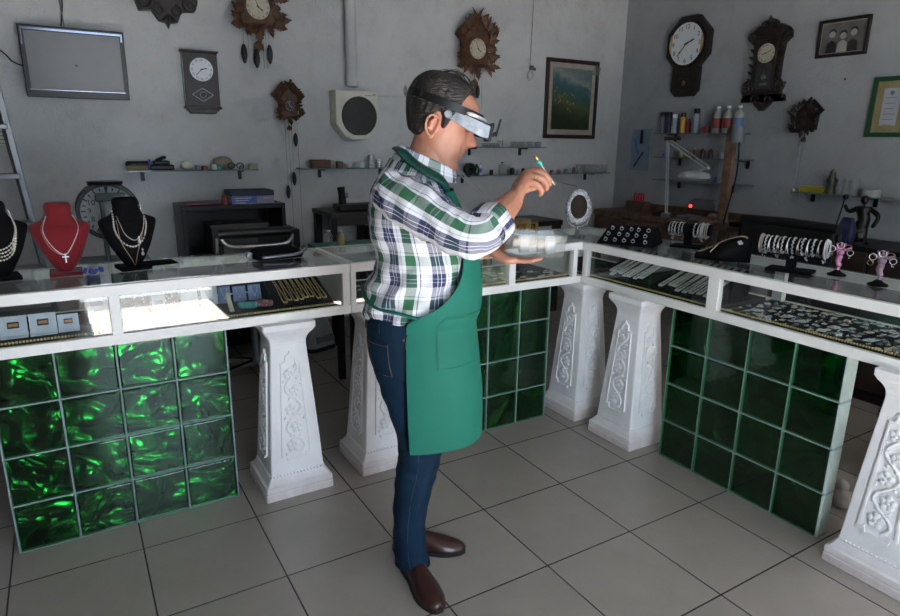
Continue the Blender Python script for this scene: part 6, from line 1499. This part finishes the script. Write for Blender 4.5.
# bracelet bars
def tbar(label, p, L, h, rz):
    t = thing('bracelet_stand', label, 'bracelet stand', p, rz); obj('bar', MB().tube([(-L/2, 0, h), (L/2, 0, h)], .028, 18), BLACK, t, smooth=True)
    obj('stem', MB().box(-.018, .018, -.015, .015, .01, h), BLACK, t); obj('foot', MB().box(-L*.35, L*.35, -.05, .05, 0, .012), BLACK, t, bevel=.002); return t
def bracelets(t, L, h, xs, label, group, charm=.5):
    for i, (x, kind) in enumerate(xs):
        m = MB(); c = Vector((x, 0, h-.004)); n = 26; R_ = .034 if kind != 2 else .037
        if kind == 2:
            for k in range(n): a = 2*pi*k/n; m.ball(c+Vector((0, R_*cos(a), R_*sin(a))), .0052, 7); m.ball(c+Vector((.008, (R_-.004)*cos(a+.1), (R_-.004)*sin(a+.1))), .0045, 6)
        elif kind == 1:
            for k in range(n): a = 2*pi*k/n; m.ball(c+Vector((.003*(k % 2), R_*cos(a), R_*sin(a))), .0038, 6)
        else: torus(m, c, R_, .0022, Vector((0, 1, 0)), Vector((.1, 0, 1)), 26); torus(m, c+Vector((.004, 0, -.002)), R_+.001, .0016, Vector((0, 1, 0)), Vector((-.1, 0, 1)), 26)
        if i % 3 == 1: jewel(m, c+Vector((0, -.012, -.047)), .008, 5)
        o = single('bracelet', m, SILVER if i % 4 else pm('silver_dull', (.45, .42, .38), .35, .9) if 'silver_dull' not in bpy.data.materials else bpy.data.materials['silver_dull'], label, 'bracelet', t.location, t.rotation_euler.z, group, smooth=True)
p = on_z(690, 247, GT); t1 = tbar('small black bar stand with bracelets, nearer the counter corner', (p.x-.02, p.y, GT), .22, .095, radians(-68)); bracelets(t1, .22, .095, [(-.095, 0), (-.08, 1), (-.065, 0), (-.045, 1), (-.03, 0), (.03, 1), (.05, 0), (.065, 2), (.085, 2)], 'silver bracelet on the small bar stand near the corner', 'bracelets on the small bar stand')
p = on_z(792, 262, GT); t2 = tbar('large black bar stand carrying many silver bracelets on the right counter', (p.x-.22, p.y-.125, GT), .25, .112, radians(-72)); bracelets(t2, .25, .112, [(-.125, 2), (-.105, 1), (-.09, 0), (-.07, 1), (-.055, 0), (-.04, 1), (-.02, 0), (0, 1), (.02, 0), (.035, 1), (.055, 0), (.075, 1), (.095, 0), (.12, 2)], 'silver bracelet on the large bar stand', 'bracelets on the large bar stand')
# reclining bust with Y necklace
p = on_z(722, 262, GT)
t = thing('necklace_bust', 'black reclining bust with a gold toned necklace between the bar stands', 'necklace bust', (p.x+.02, p.y+.02, GT), radians(-62))
prof = [(-.11, .045, .045), (-.08, .05, .05), (-.04, .075, .065), (.0, .105, .08), (.05, .095, .085), (.09, .06, .08), (.12, .02, .06)]
bm_ = MB(); rings = []
for i in range(24):
    u = i/23; x = -.11+.23*u; w_, h_ = interp(prof, x); rings.append([Vector((x, w_*cos(a), .002+h_*1.35*(.5+.5*sin(a))*(.4+.6*u+.15))) for a in [2*pi*k/24 for k in range(24)]])
bm_.loft(rings); obj('form', bm_, BLACK, t, smooth='all')
def topz(x, y):
    w_, h_ = interp(prof, x); u = (x+.11)/.23; s_ = sqrt(max(0, 1-min(1, abs(y)/w_)**2)); return .004+h_*1.35*(.5+.5*s_)*(.55+.6*u)
tn = thing('necklace', 'gold toned Y necklace draped over the reclining black bust', 'necklace', t.location, t.rotation_euler.z); m = MB()
for pts in ([(-.10, -.02), (-.05, -.025), (-.01, -.03), (.05, -.02), (.10, -.01)], [(-.10, -.028), (-.05, -.033), (-.01, -.036), (.05, -.026), (.10, -.016)], [(-.01, -.033), (-.02, -.06), (-.04, -.072)]):
    P = [Vector((q.x, q.y, topz(q.x, q.y)+.002)) for q in smoothpath([(a, b, 0) for a, b in pts], 6)]; m.tube(P, .0022, 6)
obj('chain', m, pm('champagne_gold', (.60, .50, .36), .3, .9), tn, smooth=True)
m = MB(); q = Vector((.075, -.065, topz(.075, -.05)-.01)); jewel(m, q, .010, 6); obj('pendant', m, SILVER, tn, smooth=True)
# pink jewellery hand stands
for i, (px, py, lab) in enumerate(((843, 274, 'pink figure jewellery stand hung with hoops, nearer the bracelets'), (884, 284, 'dim pink jewellery stand hung with trinkets, nearest the right edge'))):
    p = on_z(px, py, GT); t = thing('jewellery_stand', lab, 'jewellery stand', (p.x-.05, p.y-.0, GT), radians(-70)); m_ = PINK if i == 0 else pm('pink_dim', (.26, .16, .22), .35)
    obj('foot', MB().lathe([(0, 0), (.036, 0), (.034, .006), (.018, .014), (.010, .022), (0, .024)], 22), BLACK, t, smooth=True)
    obj('stem', MB().tube(smoothpath([(0, 0, .02), (.003, 0, .04), (-.003, 0, .06), (.002, 0, .085)], 5), [.006]*5+[.010]*5+[.012]*5+[.008], 12), m_, t, smooth='all')
    fm = MB().ball((.0, 0, .095), .014, 12, (1.1, .8, 1))
    for s, a in ((-1, .6), (1, .5), (-1, 1.1), (1, 1.2), (0, 1.57)): fm.tube([(0, 0, .100), (s*.022*cos(a)*1.2, 0, .100+.022*sin(a)), (s*.040*cos(a), 0, .100+.036*sin(a))], [.006, .005, .003], 8)
    obj('fingers', fm, m_, t, smooth='all')
    for k, (x, z, R_) in enumerate(((-.030, .108, .012), (.026, .116, .013), (.036, .098, .011), (.0, .124, .012), (-.034, .086, .010))):
        m = MB(); torus(m, (x, -.006-.002*k, z), R_, .0013)
        if k in (0, 2): jewel(m, (x, -.008, z-R_-.006), .005, 4)
        single('hoop_earring', m, (SILVER, OLDG, SILVER)[k % 3], ('hoop earring hanging on the nearer pink stand', 'hoop earring hanging on the dim pink stand at right')[i], 'earring', t.location, t.rotation_euler.z, ('earrings on the nearer pink stand', 'earrings on the dim pink stand')[i], smooth=True)
0 and single('scarf', MB().loft([rrect(-.04, .04, -.03, .03, .02, 0), rrect(-.05, .05, -.035, .035, .03, .05), rrect(-.02, .02, -.01, .01, .008, .09)]), RED, 'small red object just right of the black chair back', 'cloth', (3.97, -.28, hz2+.001), 0, smooth='all')
# ---------------------------------------------------------------- inside the showcases
ZF = ZB+.0405
DCARD = pm('card_silver', (.62, .66, .76), .35, .1); DWIN = pm('card_window', (.03, .012, .01), .3)
def case_item(o, px, py, y=None, rz=0):
    p = on_z(px, py, ZF)
    if y is not None: q = on_y(px, py, y); p = Vector((q.x, y, ZF))
    o.location = (p.x, p.y, ZF+.0005); o.rotation_euler.z = rz; return o
def ringbox(label, s, win=True):
    t = thing('ring_box', label, 'ring box', group=None)
    w_ = .034*s; tl_ = Matrix.Rotation(radians(-20), 4, 'X')
    b_ = MB(); b_.m = tl_; b_.box(-w_, w_, -.004, .004, .004, .062*s)
    b_.ringprism([(-w_, .004), (w_, .004), (w_, .062*s), (-w_, .062*s)], [(-w_*.6, .02*s), (w_*.6, .02*s), (w_*.6, .048*s), (-w_*.6, .048*s)], -.009, -.003); obj('tilted_frame', b_, DCARD, t, bevel=.001)
    c_ = MB(); c_.m = tl_; c_.box(-w_*.42, w_*.42, -.006, -.0045, .026*s, .045*s); obj('window', c_, DWIN, t)
    c_ = MB(); c_.m = tl_; c_.box(-w_*.34, w_*.34, -.0075, -.006, .031*s, .040*s); obj('gold_sticker', c_, pm('sticker_bronze', (.50, .24, .12), .3, .6) if 'sticker_bronze' not in bpy.data.materials else bpy.data.materials['sticker_bronze'], t)
    obj('foot', MB().loft([rrect(-w_, w_, -.016, .040*s, .003, 0), rrect(-w_, w_, -.014, .036*s, .003, .006)]), DCARD, t)
    e = MB(); e.m = tl_; jewel(e, (0, -.010, .012), .005, 4); obj('rings', e, SILVER, t, smooth=True); return t
for px, py, s, y, lab in ((14, 333, 1.25, .27, 'silver ring box at the left edge of the left showcase'), (44, 331, 1.25, .27, 'wider silver ring box second from the left edge'), (69, 327, 1.0, .28, 'small silver ring box on the red velvet patch'), (98, 313, 1.0, .36, 'silver ring box farther back, right of the red patch')):
    case_item(ringbox(lab, s), px, py, y)
single('velvet_pad', MB().loft([rrect(-.08, .08, -.12, .10, .006, 0), rrect(-.078, .078, -.118, .098, .006, .0)]) if 0 else MB().box(-.04, .055, .0, .165, 0, .012), pm('burgundy_velvet', (.09, .0, .015), .85), 'burgundy velvet pad under the small ring box', 'pad', (on_y(69, 320, .28).x+.0, .31, ZF+.0005), bevel=.002)
def pcard(label, col_, w_, h_, kind, mat=None):
    t = thing('necklace_card', label, 'necklace card'); tl_ = Matrix.Rotation(radians(-14), 4, 'X')
    b_ = MB(); b_.m = tl_; b_.box(-w_, w_, -.002, .003, .002, h_); obj('card', b_, mat or col_, t, bevel=.0008)
    obj('stand', MB().box(-w_*.5, w_*.5, .002, .05, 0, .003), col_, t)
    n_ = MB(); n_.m = tl_
    if kind == 'n':
        n_.tube([(x*w_, -.0035, z*h_) for x, z in ((-.5, .9), (-.35, .6), (0, .35), (.35, .6), (.5, .9))], .0012, 5); jewel(n_, (0, -.004, h_*.3), .0045, 5); obj('necklace', n_, SILVER, t, smooth=True)
    elif kind == 's': n_.box(-w_*.6, w_*.6, -.004, -.002, h_*.4, h_*.7); obj('sticker', n_, DWIN, t)
    else:
        for k in range(8): jewel(n_, (random.uniform(-.8, .8)*w_, -.004, random.uniform(.15, .9)*h_), .006, 3)
        obj('earrings', n_, SILVER, t, smooth=True)
    return t
PALE = pm('card_pale', (.68, .70, .74), .5); BLC = pm('card_blue_pale', (.22, .28, .50), .5)
random.seed(44)
for px, py, col_, w_, h_, kind, lab in ((136, 306, BLACK, .055, .075, 'e', 'black earring board at the left end of the second bay'), (159, 304, PALE, .025, .065, 's', 'small pale card with dark sticker in the left showcase'), (173, 303, BLACK, .024, .075, 'e', 'narrow black earring board beside the sticker card'),
     (190, 302, PALE, .034, .075, 'n', 'pale card with pendant right of the black boards'), (210, 300, PALE, .034, .080, 'n', 'pale card with crystal necklace, left of the blue cards'), (225, 298, BLC, .026, .075, 'n', 'first blue necklace card behind the white rope strand'),
     (240, 296, BLC, .028, .070, 'n', 'second blue necklace card'), (255, 294, BLC, .028, .070, 'n', 'third blue necklace card, rightmost of the row')):
    case_item(pcard(lab, col_, w_, h_, kind), px, py, .42)
for px, py, m_, lab in ((248, 304, pm('teal_velvet', (.10, .42, .42), .7), 'teal scrunchie like bracelet cushion in the left showcase'), (264, 300, pm('pink_velvet', (.40, .16, .20), .7), 'pink bracelet cushion next to the teal one')):
    m = MB()
    for k in range(5): m.ball((-.030+.015*k, .006*sin(k), .012), .0135, 10, (1, 1.3, .9))
    for k in range(4): m.ball((-.022+.015*k, -.026, .009), .0105, 8, (1, .9, .8))
    case_item(single('bracelet_cushion', m, m_, lab, 'cushion', smooth='all'), px, py, .31, radians(-18))
q = on_y(232, 300, .24)
m = MB()
for k in range(60): a = k*.9; m.ball((.006*cos(a), .0+k*.0012, .012+.006*sin(a)+k*.0009), .0048, 6)
single('rope_strand', m, PEARL, 'white twisted bead rope leaning behind the glass left of the cushions', 'necklace', (q.x-.005, .23, ZF+.001), smooth='all')
def ramp(label, loc, rz, w_, d_, h_):
    t = thing('display_ramp', label, 'display', loc, rz)
    obj('slope', MB().add([(-w_, 0, 0), (w_, 0, 0), (w_, d_, 0), (-w_, d_, 0), (-w_, 0, .012), (w_, 0, .012), (w_, d_, h_), (-w_, d_, h_)], [(0, 3, 2, 1), (4, 5, 6, 7), (0, 1, 5, 4), (1, 2, 6, 5), (2, 3, 7, 6), (3, 0, 4, 7)]), BLACK, t, bevel=.002); return t
def chains(t, w_, d_, h_, n, mat, label, group, r=.0022, curl=.015, jit=.0):
    for i in range(n):
        x = -w_*.85+2*w_*.85*i/(n-1)+random.uniform(-jit, jit); m = MB(); f0 = random.uniform(.08, .2)
        zf = lambda v: .012+(h_-.012)*v+r+.001
        pts = [(x, d_*.98, zf(.98)), (x+.004, d_*.6, zf(.6)), (x-.002, d_*f0, zf(f0)), (x+curl*.4, d_*f0-.010, zf(f0)-.004), (x+curl, d_*f0, zf(f0)), (x+curl*.8, d_*.6, zf(.6)), (x+curl*.6, d_*.98, zf(.98))]
        P = smoothpath(pts, 5); m.tube(P, r, 5)
        for k in range(0, len(P), 1): m.ball(P[k], r*1.5, 5)
        single('chain', m, mat, label, 'chain', t.location, t.rotation_euler.z, group, smooth=True)
q = on_y(302, 300, .27); tt = ramp('black sloping ramp with gold chains in the left showcase', (q.x+.0, .22, ZF+.0005), 0, .125, .27, .10)
chains(tt, .105, .27, .10, 8, GOLD, 'gold chain laid down the black ramp in the left showcase', 'gold chains on the left ramp')
# middle case
q = on_y(360, 285, .25)
def scatter(n, fn, box_, tries=4000, mind=.018):
    pts = []; k = 0
    while len(pts) < n and k < tries:
        k += 1; p = (random.uniform(box_[0], box_[1]), random.uniform(box_[2], box_[3]))
        if all((p[0]-a)**2+(p[1]-b)**2 > mind**2 for a, b in pts): pts.append(p); fn(*p)
    return pts
random.seed(77)
def packet(mcard, mat, label, group, kind):
    t = thing('jewellery_packet', label, 'jewellery packet', (0, 0, -5), 0, group)
    obj('card', MB().box(-.013, .013, -.010, .010, 0, .0018), mcard, t)
    m = MB()
    for k in range(4): m.ball((random.uniform(-.009, .009), random.uniform(-.007, .007), .0035), random.uniform(.0018, .0034), 6)
    if kind: torus(m, (0, 0, .0035), .0065, .0011, Vector((1, 0, 0)), Vector((0, 1, 0)), 12)
    obj('trinket', m, mat, t, smooth=True); return t
SC2 = pm('trinket_silver', (.6, .62, .68), .25, .8)
MG = 'jewellery packets in the middle showcase'; RG = 'jewellery packets in the right showcase'; ML = 'small jewellery packet lying in the middle showcase'; RL = 'small jewellery packet lying on black velvet in the right showcase'
def protos(label, group): return [packet(PALE, SC2, label, group, 1), packet(BLK, SC2, label, group, 1), packet(BLK, CHAINM, label, group, 0), packet(CLEARP, SC2, label, group, 0), packet(DCARD, GOLD, label, group, 1)]
def drop(protos_, first):
    def fn(x, y):
        o = random.choice(protos_); rz = random.uniform(-.5, .5)
        if o.location.z < -1: o.location = (x, y, ZF+.0005); o.rotation_euler.z = rz
        else:
            c = place(o, (x, y, ZF+.0005), rz); k = random.uniform(.8, 1.25); c.scale = (k, k, k)
    return fn
pr = protos(ML, MG); scatter(64, drop(pr, 1), (1.50, 2.20, .20, .55), mind=.027)
scatter(10, drop(pr, 1), (.97, 1.12, .20, .50), mind=.03)
for o in pr:
    if o.location.z < -1:
        o.location = (1.6+.05*pr.index(o), .57, ZF+.0005)
tt = ramp('black ramp with silver chains behind the hand in the middle showcase', (1.70, .42, ZF+.0005), 0, .10, .14, .08)
tt.location.y = .435; 
# earring stand upright inside the middle case by the back
# right case: bay next to the corner, then the packets
tt = ramp('black ramp with silver chains nearest the corner in the right showcase', (2.36, -.05, ZF+.0005), RIGHT, .15, .30, .12)
chains(tt, .13, .30, .12, 7, CHAINM, 'silver chain on the corner ramp in the right showcase', 'silver chains on the corner ramp', .0036, .017, .006)
tt = ramp('black ramp with silver chains beside the white post in the right showcase', (2.36, -.43, ZF+.0005), RIGHT, .17, .30, .12)
chains(tt, .15, .30, .12, 8, CHAINM, 'silver chain on the second ramp in the right showcase', 'silver chains on the second ramp', .0036, .017, .006)
pr = protos(RL, RG); scatter(150, drop(pr, 1), (2.335, 2.70, -1.40, -.72), mind=.0275)
scatter(30, drop(pr, 1), (2.335, 2.70, -1.72, -1.48), mind=.03)
for px, py in ((802, 321), (789, 316), (822, 330), (834, 327), (870, 340), (757, 310)):
    p = on_z(px, py, ZF+.01); c = single('price_card', MB().box(-.016, .016, -.020, .020, 0, .002).ball((0, 0, .003), .004, 6).ball((.006, .008, .003), .003, 6), PALE, 'pale oblong price card among the packets in the right showcase', 'card', (p.x, p.y, ZF+.0085), RIGHT+random.uniform(-.3, .3), 'pale price cards in the right showcase')
    c.rotation_euler.x = .0

# ---------------------------------------------------------------- things under the right counter
single('storage_box', MB().loft([rrect(-.22, .22, -.20, .20, .02, 0), rrect(-.23, .23, -.21, .21, .02, .34), rrect(-.24, .24, -.22, .22, .02, .345), rrect(-.24, .24, -.22, .22, .02, .38)]), BLK, 'black storage box on the floor behind the right glass block panel', 'box', (3.15, -1.35, 0), 0)
single('storage_box', MB().loft([rrect(-.20, .20, -.30, .30, .02, 0), rrect(-.21, .21, -.31, .31, .02, .50), rrect(-.22, .22, -.32, .32, .02, .505), rrect(-.22, .22, -.32, .32, .02, .54)]), DWOOD, 'tall dark box on the floor under the right counter near the last pedestal', 'box', (3.62, -1.9, 0), 0)
p = on_z(834, 516, 0)
single('cloth_heap', MB().ball((0, 0, .04), .05, 14, (1.2, 1, .8)).ball((.03, .03, .08), .03, 12), pm('cloth_pale', (.30, .28, .26), .9, bs=.5, bscale=30), 'pale crumpled lump on the floor beside the right panel end', 'cloth', (max(p.x+.10, 2.47), p.y+.02, 0), 0, smooth='all')
